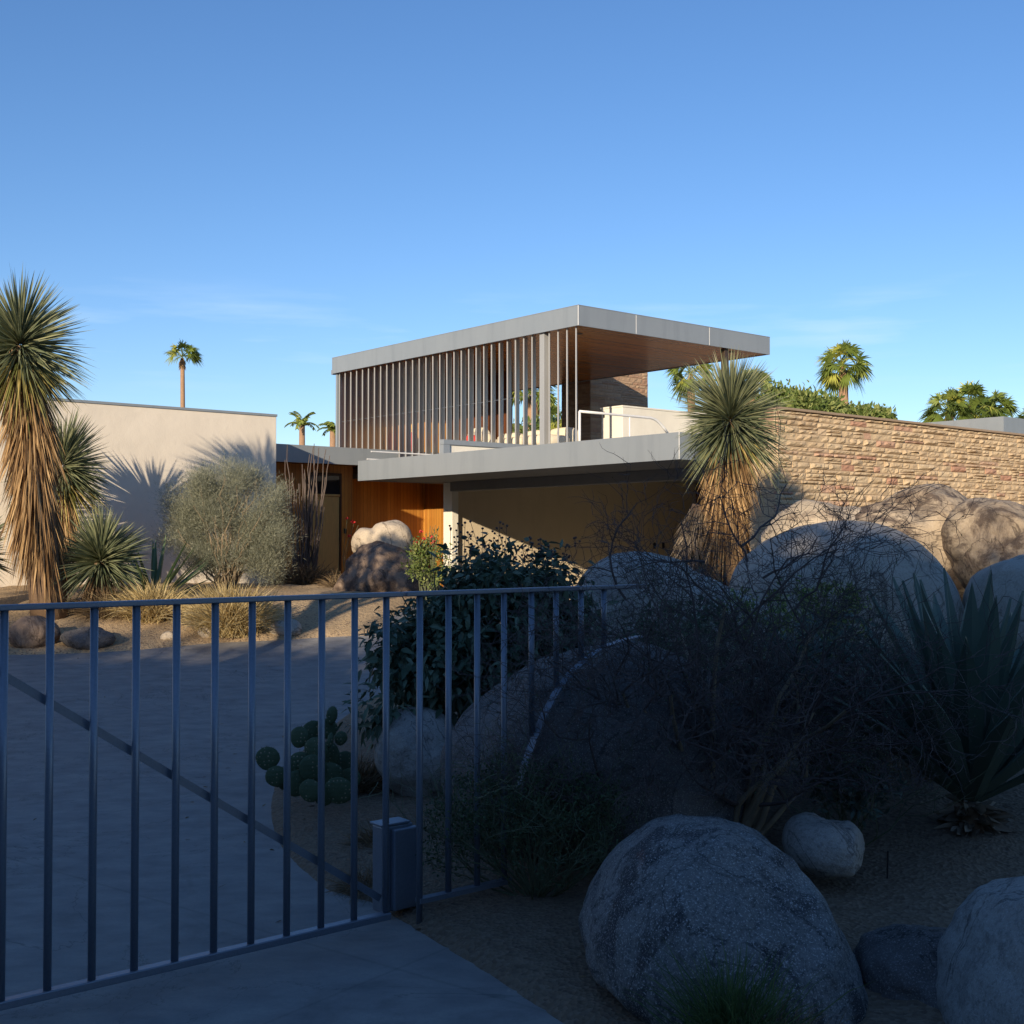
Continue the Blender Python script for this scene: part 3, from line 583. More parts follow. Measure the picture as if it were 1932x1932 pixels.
# ------------------------------------------------------------------ plants
def yucca(loc, crown, rad, label, nleaf=1500, nskirt=1400, skirt_to=.4, skirt_r=.28, leaf_mat='yucca', skirt_mat='thatch', trunk_r=.13, lw=.016, group='trunked yuccas', emin=-38, mid=None, ny=0, lean=None):
    loc = Vector(loc); crown = Vector(crown); yc = empty('yucca', loc, 0, label, 'yucca', group)
    mid = Vector(mid) if mid else (loc+crown)/2
    def ax(t):
        t = np.asarray(t)[:, None]; return (1-t)**2*np.array(loc)+2*t*(1-t)*np.array(mid)+t*t*np.array(crown)
    tt = np.linspace(0, 1, 9); b = MB(); b.tube([Vector(p) for p in ax(tt)], [trunk_r*(1.15-.35*t) for t in tt], 12); b.build('trunk', M['bark'], yc, loc, smooth=True)
    H = (crown-loc).length
    D = sph(nleaf, emin, 90); D[:, 2] += .08
    inner = rng.random(nleaf); Pp = np.array(crown)+D*.05*rad; Pp[:, 2] += (D[:, 2])*.2*rad
    b = MB(); lop = np.array([noise.noise(Vector(tuple(d*1.6))+loc) for d in D]); L = rad*(.78+.32*rng.random(nleaf)+.34*lop); L = np.where(rng.random(nleaf) < .06, L*.6, L)
    b.leaves(Pp, D+rng.normal(size=(nleaf, 3))*.085, L, lw*(.8+.5*rng.random(nleaf)), 'blade', np.where(D[:, 2] < .1, .14, .05)*rng.uniform(.2, 2.6, nleaf), tint=np.clip(.5+.25*rng.normal(size=nleaf)+.15*D[:, 2], 0, 1))
    b.build('crown', M[leaf_mat], yc, loc)
    if ny:
        D = sph(ny, -68, -15); b = MB(); Pp = np.array(crown)+D*.05*rad; Pp[:, 2] -= .18*rad
        b.leaves(Pp, D, rad*(.75+.4*rng.random(ny)), lw, 'blade', .25); b.build('yellowing_leaves', M['yucca_y'], yc, loc)
    if nskirt:
        t = 1-.12*rad/H-(1-skirt_to)*rng.random(nskirt)**1.0
        A = ax(t); a = rng.uniform(0, 2*math.pi, nskirt); out = np.stack([np.cos(a), np.sin(a), 0*a], 1)
        flare = np.clip(1-(1-t)*1.3, .25, 1)
        Pp = A+out*trunk_r*.6; D = out*(.18+.42*rng.random(nskirt)*flare)[:, None]*(skirt_r/.28)+rng.normal(size=(nskirt, 3))*.06; D[:, 2] -= 1
        b = MB(); lg = np.array([noise.noise(Vector((math.cos(x)*1.5, math.sin(x)*1.5, y*5))) for x, y in zip(a, t)]); b.leaves(Pp, D, rad*np.clip(.5+.55*rng.random(nskirt)+.5*lg, .2, 1.4), lw*(.7+.8*rng.random(nskirt)), 'blade', .1); b.build('dead_leaf_skirt', M[skirt_mat], yc, loc)
    return yc
def gpt(px, Y): x = (px-CX)/F*Y; return Vector((x, Y, ghs(x, Y)))
yucca(gpt(96, 15.4), P(38, 655, 15.2), .80, 'tallest yucca at the left edge with a long straw-coloured skirt', 1050, 2300, .30, .29, mid=P(70, 900, 15.3), ny=300, lw=.020, trunk_r=.2)
yucca(gpt(105, 17.5), P(118, 885, 17.4), .72, 'middle-height yucca behind the tall one, against the white wall', 850, 700, .35, .24, lw=.02, ny=120, skirt_mat='thatch')
yucca(gpt(188, 15.7), P(190, 1062, 15.7), .60, 'low dark yucca rosette beside the tall yucca trunk', 1300, 500, .2, .3, skirt_mat='thatch_dk', lw=.018, emin=-30)
yucca(gpt(-70, 15.5), P(-62, 1050, 15.5), .55, 'low yucca whose leaf tips enter at the left edge', 700, 150, .2, .3, skirt_mat='thatch_dk', lw=.03, emin=-20)
yucca(Vector((2.55, 12.35, .5)), P(1378, 795, 12.2), .58, 'yucca with a round green crown in front of the carport corner', 1900, 2100, .56, .25, mid=P(1335, 960, 12.3), lw=.0115, trunk_r=.13, ny=60, emin=-50)
yc2 = yucca(P(1300, 1110, 12.6), P(1325, 985, 12.6), .01, 'grey shaggy leaning yucca trunk beside the green-crowned yucca', 5, 5, .2, .2, lw=.004)
b = MB(); n = 2300; t = rng.random(n); A = np.array(P(1292, 1110, 12.55))[None]*(1-t[:, None])+np.array(P(1326, 960, 12.5))[None]*t[:, None]
a = rng.uniform(0, 6.28, n); out = np.stack([np.cos(a), np.sin(a), 0*a], 1); D = out*.55+rng.normal(size=(n, 3))*.15; D[:, 2] -= 1
b.leaves(A+out*(.16-.03*t[:, None]), D, .12+.16*rng.random(n), .010, 'blade', .1); b.build('dead_leaf_skirt', M['thatch_g'], yc2, yc2.location)
b = MB(); b.tube([P(1290, 1125, 12.55), P(1308, 1040, 12.55), P(1328, 955, 12.5)], [.17, .16, .12], 12); b.build('trunk', M['bark'], yc2, yc2.location, smooth=True)
# unseen yuccas added off-frame to the left to cast shade on bed and wall
for i, (x, y, z, r_) in enumerate([(-11.4, 9.4, 4.1, .55), (-10.4, 10.8, 2.5, .6)]):
    yucca(Vector((x, y, ghs(x, y))), (x, y, z), r_, 'tall yucca standing outside the left edge of the view', 260, 0, .3, .3, lw=.03, group='yuccas beyond the left edge', trunk_r=.06)

def grass(px, Y, h, w, n, mat, label, lw=.006, up=25, group='clumps of ornamental grass', base=None, droop=.45):
    p = base or gpt(px, Y); D = sph(n, up, 90); pr = np.array(p)+np.stack([rng.normal(size=n)*w*.16, rng.normal(size=n)*w*.16, np.zeros(n)], 1)
    D[:, :2] *= w/h*1.0; b = MB(); b.leaves(pr, D, h*(.65+.5*rng.random(n)), lw*(.7+.6*rng.random(n)), 'blade', droop*(.6+.8*rng.random(n)))
    return tag(b.build('grass_clump', M[mat], loc=p), label, 'grass', group)
grass(438, G(438, 1212).y+.25, .98, .62, 3600, 'grass_gold', 'large sunlit golden grass clump at the far driveway edge', .010)
grass(290, G(290, 1200).y+.5, .85, .55, 2000, 'grass_gold', 'smaller golden grass clump left of the large one', .009)
grass(215, G(215, 1195).y+.6, .7, .7, 1600, 'grass_brown', 'dark drooping grass clump below the low yucca', .010)
grass(575, 19.0, .70, .62, 1800, 'grass_brown', 'brown grass clump at the foot of the ocotillo', .011)
grass(640, 18.2, .5, .5, 500, 'grass_brown', 'thin grass clump left of the entrance boulder', .010)
grass(676, 7.6, .42, .30, 1300, 'grass_brown', 'brown grass clump behind the prickly pear', .006)
grass(722, 6.3, .26, .25, 900, 'grass_brown', 'low dry grass clump behind the gate control box', .004)
grass(700, 5.6, .2, .3, 700, 'grass_brown', 'sparse dry grass in front of the gate control box', .003)
grass(1390, 3.6, .50, .26, 650, 'grass_green', 'green grass tuft in front of the speckled boulder', .0035, 35, base=P(1385, 2010, 3.6))
grass(1475, 3.6, .32, .26, 550, 'grass_brown', 'dry brown grass tuft beside the green tuft at the bottom', .003, 25, base=P(1480, 2020, 3.55))
grass(1790, 6.9, .3, .35, 800, 'grass_brown', 'brown grass clump behind the base of the agave', .005)
# silver bush
def branchy(b, base, tips, r0, r1, wob=.08, seg=6, n=5, sag=0):
    for tp in tips:
        p0 = Vector(base); p1 = Vector(tp); pts = []; L = (p1-p0).length
        m = p0.lerp(p1, .5)+Vector((0, 0, L*.12))
        for i in range(seg+1):
            t = i/seg; p = p0*(1-t)**2+m*2*t*(1-t)+p1*t*t
            if 0 < i < seg: p = p+Vector(rng.normal(size=3))*wob*L*.2
            pts.append(p)
        b.tube(pts, [r0*(1-t_/seg)+r1*t_/seg for t_ in range(seg+1)], n, cap=False)
def clumps(center, rad, n, nclump, cr, shell=.55):
    C = sph(nclump, -50, 90)*(shell+(1-shell)*rng.random((nclump, 1)))*np.array(rad)
    i = rng.integers(0, nclump, n); p = np.array(center)+C[i]+rng.normal(size=(n, 3))*cr*.5
    out = (p-np.array(center))/np.array(rad); return p, out
sb = gpt(428, 17.6); sil = empty('silver_bush', sb, 0, 'feathery silver-green bush in front of the white stucco wall', 'bush')
b = MB(); cen = P(425, 975, 17.6)
tips = [cen+Vector(v*np.array((.8, .65, .7))) for v in sph(80, -30, 90)]; branchy(b, sb+Vector((0, 0, -.05)), tips, .013, .003, .16); b.build('branches', M['twig_pale'], sil, sb)
b = MB()
for (cx_, cy_, rx, rz, n_, nc) in ((400, 955, .5, .42, 26000, 100), (500, 985, .40, .46, 22000, 80), (345, 975, .30, .40, 12000, 50), (385, 900, .30, .24, 8000, 34), (462, 898, .34, .22, 9000, 34), (525, 925, .22, .22, 4500, 22), (322, 930, .16, .2, 2600, 14), (372, 1035, .34, .3, 11000, 44), (505, 1050, .32, .34, 13000, 50), (440, 1035, .5, .25, 10000, 44), (545, 1000, .12, .3, 2500, 14), (430, 872, .12, .1, 1100, 8), (310, 1010, .12, .25, 1800, 12)):
    p, out = clumps(P(425+(cx_-425)*.9, cy_+14, 17.6), (rx*.88, .5, rz*.92), n_, nc, .18, .4)
    D = out*.6+rng.normal(size=p.shape)*.5; D[:, 2] += .6; b.leaves(p, D, .03+.05*rng.random(len(p)), .0045, 'tri')
b.build('foliage', M['silver'], sil, sb)
# ocotillo
ob_ = gpt(575, 19.4); oc = empty('ocotillo', ob_, 0, 'ocotillo with thin upright dark canes beside the cedar door', 'ocotillo')
for i in range(34):
    x = 578+rng.normal()*17; tx = 578+(x-578)*1.35+rng.normal()*5; ty = rng.uniform(836, 905) if i < 15 else rng.uniform(900, 980)
    p0 = Vector((ob_.x+rng.normal()*.05, ob_.y+rng.normal()*.05, ob_.z)); p1 = P(tx, ty, 19.4+rng.normal()*.15); p0.x += (x-578)*S(19.4)*.6
    b = MB(); pts = [p0.lerp(p1, t)+Vector((rng.normal()*.012, rng.normal()*.012, 0)) for t in np.linspace(0, 1, 10)]
    b.tube(pts, list(np.linspace(.017, .006, 10)), 6); b.build('cane', M['ocotillo'], oc, ob_)
# sword-leaved plant
def rosette(px, py, Y, L, w, n, mat, label, cat, name, tm='vee', emin=25, group=None, base=None, droop=0):
    p = base or P(px, py, Y); r = empty(name, p, 0, label, cat, group); D = sph(n, emin, 90); b = MB()
    N = np.cross(D, np.cross(D, np.array([[0, 0, 1.]]))) 
    b.leaves(np.array(p)+D*.05, D, L*(.8+.3*rng.random(n)), w, tm, droop, N=-N); return r, b, p
r_, b, p_ = rosette(0, 0, 0, 1.0, .07, 36, 'sword', 'sword-leaved dark green plant left of the silver bush', 'plant', 'sword_plant', base=gpt(292, 16.2), emin=15); b.build('leaves', M['sword'], r_, p_)
# agave on the right
ap = P(1832, 1520, 6.05); ag = empty('agave', Vector((ap.x, ap.y, ghs(ap.x, ap.y))), 0, 'large blue-green agave with tall sword leaves at the right edge', 'agave')
gb = Vector((ap.x, ap.y, ghs(ap.x, ap.y)))
TM['agv'] = (np.array([(0, -.32, .10), (0, 0, 0), (0, .32, .10), (.2, -.36, .16), (.2, 0, 0), (.2, .36, .16), (.5, -.5, .22), (.5, 0, 0), (.5, .5, .22), (.75, -.36, .15), (.75, 0, 0), (.75, .36, .15), (.92, -.12, .05), (.92, 0, 0), (.92, .12, .05), (1, 0, .02)]),
 [(0, 1, 4, 3), (1, 2, 5, 4), (3, 4, 7, 6), (4, 5, 8, 7), (6, 7, 10, 9), (7, 8, 11, 10), (9, 10, 13, 12), (10, 11, 14, 13), (12, 13, 15), (13, 14, 15)])
k = 0; ga = math.pi*(3-math.sqrt(5))
for i in range(54):
    f_ = i/53; el = R(84-52*f_**.9); az = i*ga
    D = np.array([[math.cos(el)*math.cos(az), math.cos(el)*math.sin(az), math.sin(el)]])+rng.normal(size=(1, 3))*.03
    N = -np.cross(D, np.cross(D, np.array([[0, 0, 1.]])));
    L = (1.12-.10*f_)*rng.uniform(.9, 1.06); b = MB()
    b.leaves(np.array([ap])+D*.06, D, L, .135*rng.uniform(.85, 1.1), 'agv', .02, N=N); o = b.build('leaf', M['agave'], ag, gb)
    md = o.modifiers.new('t', 'SOLIDIFY'); md.thickness = .012; md.offset = 0
n = 320; D = sph(n, -30, 12); b = MB(); pz = np.array(ap)[None]+np.stack([np.zeros(n), np.zeros(n), rng.uniform(-.22, .0, n)], 1)
b.leaves(pz+D*.05, D, .06+.11*rng.random(n), .05, 'vee', .05); b.build('dry_basal_leaves', M['thatch_g'], ag, gb)
b = MB(); b.tube([gb-Vector((0, 0, .05)), ap], [.1, .085], 12); b.build('stem', M['bark'], ag, gb)
# big leafy bush behind the fence
bb = gpt(890, 8.0); lb = empty('leafy_bush', bb, 0, 'dense dark broad-leaved bush behind the tube fence', 'bush')
b = MB(); tips = [P(890, 1240, 8.0)+Vector(v*np.array((.62, .5, .62))) for v in sph(60, -25, 90)]; branchy(b, bb, tips, .014, .004); b.build('stems', M['stem_g'], lb, bb)
b = MB()
for (cx_, cy_, rx, ry, rz, n_, nc, yy) in ((930, 1185, .58, .55, .34, 5200, 120, 8.1), (860, 1260, .52, .5, .34, 3600, 90, 7.9), (740, 1230, .13, .3, .22, 300, 14, 7.8), (735, 1330, .17, .25, .16, 240, 12, 7.6), (1040, 1200, .26, .4, .34, 1500, 40, 8.0), (950, 1095, .46, .4, .15, 1700, 60, 8.1)):
    p, out = clumps(P(cx_, cy_, yy), (rx, ry, rz), n_, nc, .13, .6); D = out*.5+rng.normal(size=p.shape)*.45; D[:, 2] -= .35
    N = rng.normal(size=p.shape)*.5+np.array([0, 0, 1.])+out*.5
    b.leaves(p, D, .035+.08*rng.random(n_)**1.4, .024+.026*rng.random(n_), 'ovate', .1, N=N)
b.build('leaves', M['bushleaf'], lb, bb)
for i in range(40):
    b = MB()
    x = rng.uniform(830, 1075); y0 = rng.uniform(1060, 1090); y1 = rng.uniform(978, 1040) if x < 960 else rng.uniform(1010, 1060); yy = 8+rng.normal()*.2
    p0 = P(x, y0, yy); p1 = P(x+rng.normal()*14, y1, yy); pm = p0.lerp(p1, .5)+Vector((rng.normal()*.012, 0, 0)); b.tube([p0, pm, p1], .0022, 4)
    for _ in range(3):
        q = pm.lerp(p1, rng.uniform(0, 1)); e = q+Vector((rng.normal()*.035, rng.normal()*.02, rng.uniform(.01, .045))); b.tube([q, e], .0013, 3); blob(b, e, (.008, .008, .007), e=2)
    blob(b, p1, (.009, .009, .008), e=2); b.build('flower_stalk', M['twig'], lb, bb)
# red flowering plant by the column
rp = gpt(808, 15.8); rf_ = empty('flowering_plant', rp, 0, 'light green plant with small red flowers beside the white column', 'flowering plant')
b = MB(); tips = [P(808, 1045, 15.8)+Vector(v*np.array((.26, .2, .42))) for v in sph(26, -10, 90)]; branchy(b, rp, tips, .007, .003); b.build('stems', M['stem_g'], rf_, rp)
b = MB(); p, out = clumps(P(806, 1060, 15.8), (.3, .25, .38), 1700, 40, .1, .3); b.leaves(p, out*.4+rng.normal(size=p.shape)*.6, .05, .022, 'ovate'); b.build('leaves', M['hedgeleaf'], rf_, rp)
for (x, y) in ((785, 1029), (784, 1024), (818, 1023), (815, 1014), (800, 1018), (819, 1033), (655, 980), (668, 987), (659, 1012), (795, 1004)):
    yy = 15.8 if x > 700 else 17.2
    if x < 700: continue
    q = P(x, y, yy); b = MB(); D = sph(9, -20, 90); b.leaves(np.repeat(np.array([q]), 9, 0), D, .035, .028, 'ovate'); b.build('flower', M['red'], rf_, rp)
rp2 = gpt(655, 20.3); r2 = empty('flowering_plant', rp2, 0, 'thin plant with dark red flowers against the cedar wall left of the boulder', 'flowering plant')
b = MB(); [b.tube([rp2, P(655+rng.normal()*5, 1050, 20.3), P(x, y, 20.3)], .004, 4) for x, y in ((655, 980), (668, 987), (659, 1012), (676, 991))]; b.build('stems', M['stem_g'], r2, rp2)
for x, y in ((655, 979), (668, 987), (659, 1012), (665, 984)):
    b = MB(); D = sph(12, -20, 90); b.leaves(np.repeat(np.array([P(x, y, 20.3)]), 12, 0), D, .04, .035, 'ovate'); b.build('flower', M['red'], r2, rp2)
# prickly pear
pb = gpt(600, 7.1); pc = empty('prickly_pear', pb, 0, 'dark green prickly pear cactus at the rounded tip of the planting bed', 'cactus')
def pad(px, py, w, h, Y, rot, yaw):
    b = MB(); bm = bmesh.new(); bmesh.ops.create_icosphere(bm, subdivisions=4, radius=1); c = P(px, py, Y); s_ = S(Y); V = []
    Rm = Matrix.Rotation(yaw, 3, 'Z') @ Matrix.Rotation(rot, 3, 'Y')
    for v in bm.verts:
        d = v.co.copy(); taper = 1-.18*max(0, -d.z); q = Vector((d.x*w/2*s_*taper, d.y*.017, d.z*h/2*s_))
        q += d*.0015*noise.noise(d*14); V.append(c+Rm @ q)
    b.add([tuple(v) for v in V], [[q.index for q in f_.verts] for f_ in bm.faces])
    # areole spines
    n = 70; D = sph(n); Q = [c+Rm @ Vector((d[0]*w/2*s_*(1-.18*max(0, -d[2])), d[1]*.017, d[2]*h/2*s_)) for d in D]
    b.leaves([tuple(q) for q in Q], [tuple(Rm @ Vector((d[0], d[1]*2, d[2]))) for d in D], .010, .003, 'tri'); bm.free()
    b.build('pad', M['cactus'], pc, pb, smooth=True)
for a_ in [(q0_, q1_, q2_*1.12, q3_*1.14, *q4_) for q0_, q1_, q2_, q3_, *q4_ in [(505, 1431, 41, 39, 7.0, .1, .1), (521, 1465, 36, 36, 7.0, -.5, .2), (565, 1391, 34, 36, 7.1, .3, -.2), (590, 1388, 44, 50, 7.2, .1, .4), (626, 1350, 20, 31, 7.1, .15, .5), (618, 1375, 34, 34, 7.15, -.2, .1), (643, 1393, 22, 24, 7.05, .3, .2),
           (623, 1397, 12, 26, 7.0, .3, 1.0), (596, 1415, 44, 42, 7.0, .2, -.3), (566, 1440, 40, 38, 7.0, -.3, .2), (590, 1450, 48, 46, 6.95, .4, .3), (622, 1425, 40, 46, 7.1, -.2, -.4), (560, 1478, 44, 44, 6.95, .2, .4), (585, 1492, 40, 38, 6.85, -.2, -.2),
           (622, 1465, 48, 46, 7.0, .1, .3), (640, 1492, 50, 44, 6.9, .5, .1), (650, 1440, 40, 40, 7.2, -.3, .5), (540, 1470, 36, 36, 7.1, .3, .6), (612, 1500, 40, 36, 6.9, .1, .2), (661, 1470, 36, 38, 7.1, .4, -.2)]]: pad(*a_)
# thorny bare shrub
def grow(bt, bl, p, d, L, r, depth, bias, sp=.55, nk=6):
    pts = [Vector(p)]; rad = [r]; d = Vector(d).normalized(); kids = []
    for i in range(nk):
        d = (d+Vector(rng.normal(size=3))*.22+Vector(bias)*.10).normalized()
        if pts[-1].z < .5+ghs(pts[-1].x, pts[-1].y) and r < .02: d.z = abs(d.z)+.08
        q = pts[-1]+d*L/nk
        pts.append(q); rad.append(r*(1-.6*(i+1)/nk))
        if i >= 1: kids.append((q.copy(), d.copy(), r*(1-.6*(i+1)/nk)))
    bt[0 if r > .0105 else 1].tube(pts, rad, 5 if r > .004 else 3, cap=False)
    if depth > 0:
        for q, dd, rr in kids:
            if rng.random() < (.92 if depth > 1 else .82):
                s_ = dd.cross(Vector(rng.normal(size=3))).normalized(); nd = (dd*rng.uniform(.35, .9)+s_*sp*1.3)
                grow(bt, bl, q, nd, L*rng.uniform(.45, .72), max(rr*.72, .0017), depth-1, bias, sp)
    else:
        for q, dd, rr in kids: bl.append((q, dd))
tb = gpt(1385, 5.65); th_ = empty('thorny_shrub', tb, 0, 'bare thorny shrub with purplish tangled twigs in front of the boulders', 'shrub')
bt = [MB(), MB()]; bl = []
mains = [((-.5, -.1, 1.1), 1.1, (-.3, 0, .3)), ((-.2, .1, 1.2), 1.1, (-.15, 0, .3)), ((.25, 0, 1.1), 1.05, (.15, 0, .3)), ((-.95, -.3, .75), .9, (-.2, 0, .25)), ((-.6, -.35, .75), .85, (-.2, 0, .1)), ((.95, .1, .85), .8, (.2, 0, .2)), ((.25, -.35, .9), .8, (0, 0, .2)), ((-.2, .3, 1.0), .85, (-.1, 0, .2)), ((.5, .3, .9), .9, (.1, 0, .2)), ((-.7, -.1, .6), .8, (-.15, 0, .1)), ((-.75, .0, 1.0), .95, (-.35, 0, .5)), ((-.35, -.2, 1.1), .9, (-.1, 0, .3)), ((.05, .1, 1.2), .95, (.1, 0, .3)), ((.45, 0, 1.1), .95, (.2, 0, .3)), ((.8, .15, .9), .85, (.2, 0, .2)), ((-.9, -.1, .8), .75, (-.1, 0, .15)), ((-.5, .2, .9), 1.0, (-.6, 0, .35)), ((.6, -.2, .8), .6, (.1, 0, 0)), ((-.1, -.3, .9), .6, (0, 0, 0))]
for j, off in enumerate(((-.04, 0), (.05, .03))): bt[0].tube([tb+Vector((off[0], off[1], -.05)), tb+Vector((off[0]*1.5, off[1], .16)), tb+Vector((off[0]*2.5, off[1], .34))], [.035, .03, .024], 8)
for d, L, bi in mains:
    s0 = tb+Vector((d[0]*.08, 0, rng.uniform(.15, .34))); grow(bt, bl, s0, d, L*.94, .018, 4, bi, .58, 6)
# long arching outliers
for (x0, y0, x1, y1, bx_) in ((1180, 1130, 1045, 990, -.5), (1330, 1060, 1180, 1030, -.9), (1400, 1030, 1545, 880, .9), (1410, 1060, 1390, 930, .1), (1500, 1150, 1650, 1040, .8), (1440, 1090, 1560, 985, .5)):
    p0 = P(x0, y0, 5.8); p1 = P(x1, y1, 5.8); grow(bt, bl, p0, p1-p0, (p1-p0).length*1.05, .0065, 2, (0, 0, 0), .6, 7)
bt[0].build('trunk', M['twig_pale'], th_, tb, smooth=True); bt[1].build('twigs', M['twig'], th_, tb)
i_ = rng.choice(len(bl), min(len(bl), 2600), replace=False); b = MB(); q = np.array([tuple(bl[i][0]) for i in i_]); d = rng.normal(size=q.shape); b.leaves(q, d, .012, .006, 'diamond'); b.build('buds', M['darkleaf'], th_, tb)
i_ = rng.choice(len(bl), min(len(bl), 6000), replace=False); b = MB(); q = np.array([tuple(bl[i][0]) for i in i_]); d = rng.normal(size=q.shape); b.leaves(q, d, .018, .0016, 'tri'); b.build('thorns', M['twig'], th_, tb)
# low green twiggy shrub in front of the dark boulder
def twigshrub(px, py, Y, rad, label, n, mat, ls, lw, ntip, cat='shrub', name='shrub', twm='stem_g', nc=60, tm='ovate', bpx=None, depth=2):
    base = gpt(bpx or px, Y); o = empty(name, base, 0, label, cat); c = P(px, py, Y); bt = [MB(), MB()]; bl = []
    for v in sph(ntip, -15, 90):
        tip = c+Vector(v*np.array(rad)*.9); d = tip-base; grow(bt, bl, base, d, d.length, .006, depth, (0, 0, .05), .5, 5)
    bt[1].build('stems', M[twm], o, base) if bt[1].n else None
    b = MB(); q = np.array([tuple(x[0]) for x in bl]); ok = (((q-np.array(c))/np.array(rad))**2).sum(1) < 1.7; q = q[ok]; i = rng.integers(0, len(q), n)
    b.leaves(q[i]+rng.normal(size=(n, 3))*.02, rng.normal(size=(n, 3))+np.array([0, 0, .3]), ls*(.7+.6*rng.random(n)), lw, tm); b.build('leaves', M[mat], o, base); return o
twigshrub(1000, 1600, 5.35, (.38, .34, .32), 'low wiry dark green shrub sprawling left of the speckled boulder', 9000, 'darkleaf', .018, .008, 46, bpx=1010)
twigshrub(1570, 1330, 6.9, (.45, .35, .42), 'blue-green leafy plant between the thorny shrub and the agave', 2600, 'blueleaf', .05, .024, 26, nc=50, cat='plant', name='leafy_plant')
twigshrub(1610, 1475, 5.9, (.20, .2, .12), 'low blue-leaved plant behind the small pale boulder', 700, 'blueleaf', .045, .02, 14, cat='plant', name='leafy_plant', bpx=1590)
twigshrub(1500, 1190, 8.3, (.45, .3, .28), 'light green leafy plant under the big grey boulder', 2600, 'hedgeleaf', .04, .02, 20, cat='plant', name='leafy_plant')
twigshrub(1300, 1250, 7.4, (.40, .3, .30), 'dark leafy plant behind the thorny shrub, above the dark boulder', 2200, 'bushleaf', .045, .022, 22, cat='plant', name='leafy_plant')
twigshrub(1850, 1400, 7.6, (.6, .3, .45), 'dark green shrub filling the gap behind the agave', 4200, 'bushleaf', .05, .025, 26, cat='shrub')
twigshrub(1700, 1430, 7.0, (.35, .25, .25), 'tangle of dry brown twigs left of the agave base', 500, 'thatch_g', .03, .006, 26, cat='shrub', name='dry_shrub', twm='twig_pale', tm='blade')
sk = gpt(1668, 5.45); b = MB(); b.tube([sk-Vector((0, 0, .03)), sk+Vector((0.008, 0, .19))], .0045, 8); b.build('garden_stake', M['black'], loc=sk)
tag(bpy.data.objects['garden_stake'], 'thin black stake standing in the soil right of the small pale boulder', 'stake')
n = 2600; x = rng.uniform(-5, 4.5, n); y = rng.uniform(2.5, 16, n); sd = sdist(x, y); keep = (sd > 0) | (rng.random(n) < np.where(sd > -.5, .5, .05)); x = x[keep]; y = y[keep]; n = len(x)
b = MB(); D = rng.normal(size=(n, 3)); D[:, 2] *= .15; N = rng.normal(size=(n, 3))*.3+np.array([0, 0, 1.]); b.leaves(np.stack([x, y, gh(x, y)+np.where(sd[keep] > 0, .05, .006)], 1), D, .02+.035*rng.random(n), .012, 'ovate', N=N)
tag(b.build('leaf_litter', M['thatch_dk']), 'small dry fallen leaves scattered over soil and driveway edge', 'leaf litter', kind='stuff')
# ------------------------------------------------------------------ background trees and palms
def fan_palm(px, py, Y, r, label, nf=34, trunk_r=.22, yellow=.15, skirt=True, emin=-55, group='distant fan palms'):
    c = P(px, py, Y); base = Vector((c.x, Y, 0)); o = empty('fan_palm', base, 0, label, 'palm tree', group)
    b = MB(); zz = np.linspace(0, 1, 12); b.tube([base.lerp(c-Vector((0, 0, r*.22)), t)+Vector((math.sin(t*3)*.08, 0, 0)) for t in zz], [trunk_r*(1.25-.4*t) for t in zz], 10); b.build('trunk', M['palmbark'], o, base, smooth=True)
    b = MB()
    for D in sph(nf, emin, 85):
        D = Vector(D); D.z += .1; D.normalize(); q = c+D*r*.5; tint = 1.0 if rng.random() < yellow else rng.uniform(0, .7)
        b.tube([c, q], r*.012, 3, tint)
        sdv = D.cross(Vector((0, 0, 1))).normalized(); up = sdv.cross(D).normalized(); ro = rng.uniform(-1.1, 1.1); sdv, up = sdv*math.cos(ro)+up*math.sin(ro), up*math.cos(ro)-sdv*math.sin(ro); ns = 21
        dirs = [tuple((D*math.cos(a)+sdv*math.sin(a)+up*.12*abs(math.sin(a))).normalized()) for a in np.linspace(-1.7, 1.7, ns)]
        b.leaves([tuple(q)]*ns, dirs, r*.52*np.cos(np.linspace(-.8, .8, ns))*rng.uniform(.8, 1.1, ns), r*.052, 'blade', rng.uniform(.25, .75, ns), N=np.array([tuple(up)]*ns), tint=np.full(ns, tint))
    b.build('crown', M['palmleaf'], o, base)
    if skirt:
        n = 120; a = rng.uniform(0, 6.28, n); out = np.stack([np.cos(a), np.sin(a), -1.5+0*a], 1); b = MB()
        b.leaves(np.array(c)+np.stack([np.zeros(n), np.zeros(n), -rng.random(n)*r*.35], 1), out, r*.33, r*.03, 'blade', .3); b.build('dead_fronds', M['thatch'], o, base)
    return o
fan_palm(344, 672, 100, 1.75, 'slender tall palm rising alone above the white wall', 26, .20, .2, emin=-22)
fan_palm(1590, 688, 70, 1.75, 'tall fan palm standing right of the terrace roof', 44, .30, .15)
fan_palm(1303, 703, 72, 1.65, 'fan palm with yellow fronds seen under the terrace roof', 30, .26, .25)
fan_palm(1415, 735, 66, 1.6, 'fan palm crown half hidden behind the round yucca', 34, .28, .2)
fan_palm(1003, 735, 58, 1.6, 'fan palm seen through the terrace beside the post', 44, .36, .2)
fan_palm(1042, 800, 50, 1.2, 'low fan palm seen through the terrace right of the post', 30, .2, .2)
fan_palm(1790, 775, 60, 1.5, 'leftmost crown of the fan palm clump above the stone wall', 38, .26, .1)
fan_palm(1830, 765, 63, 1.65, 'middle and highest crown of the fan palm clump above the stone wall', 42, .26, .1)
fan_palm(1868, 775, 61, 1.5, 'right crown of the fan palm clump above the stone wall', 38, .26, .1)
fan_palm(1945, 800, 60, 1.1, 'fan palm crown just entering at the right edge above the far roof', 26, .2, .1)
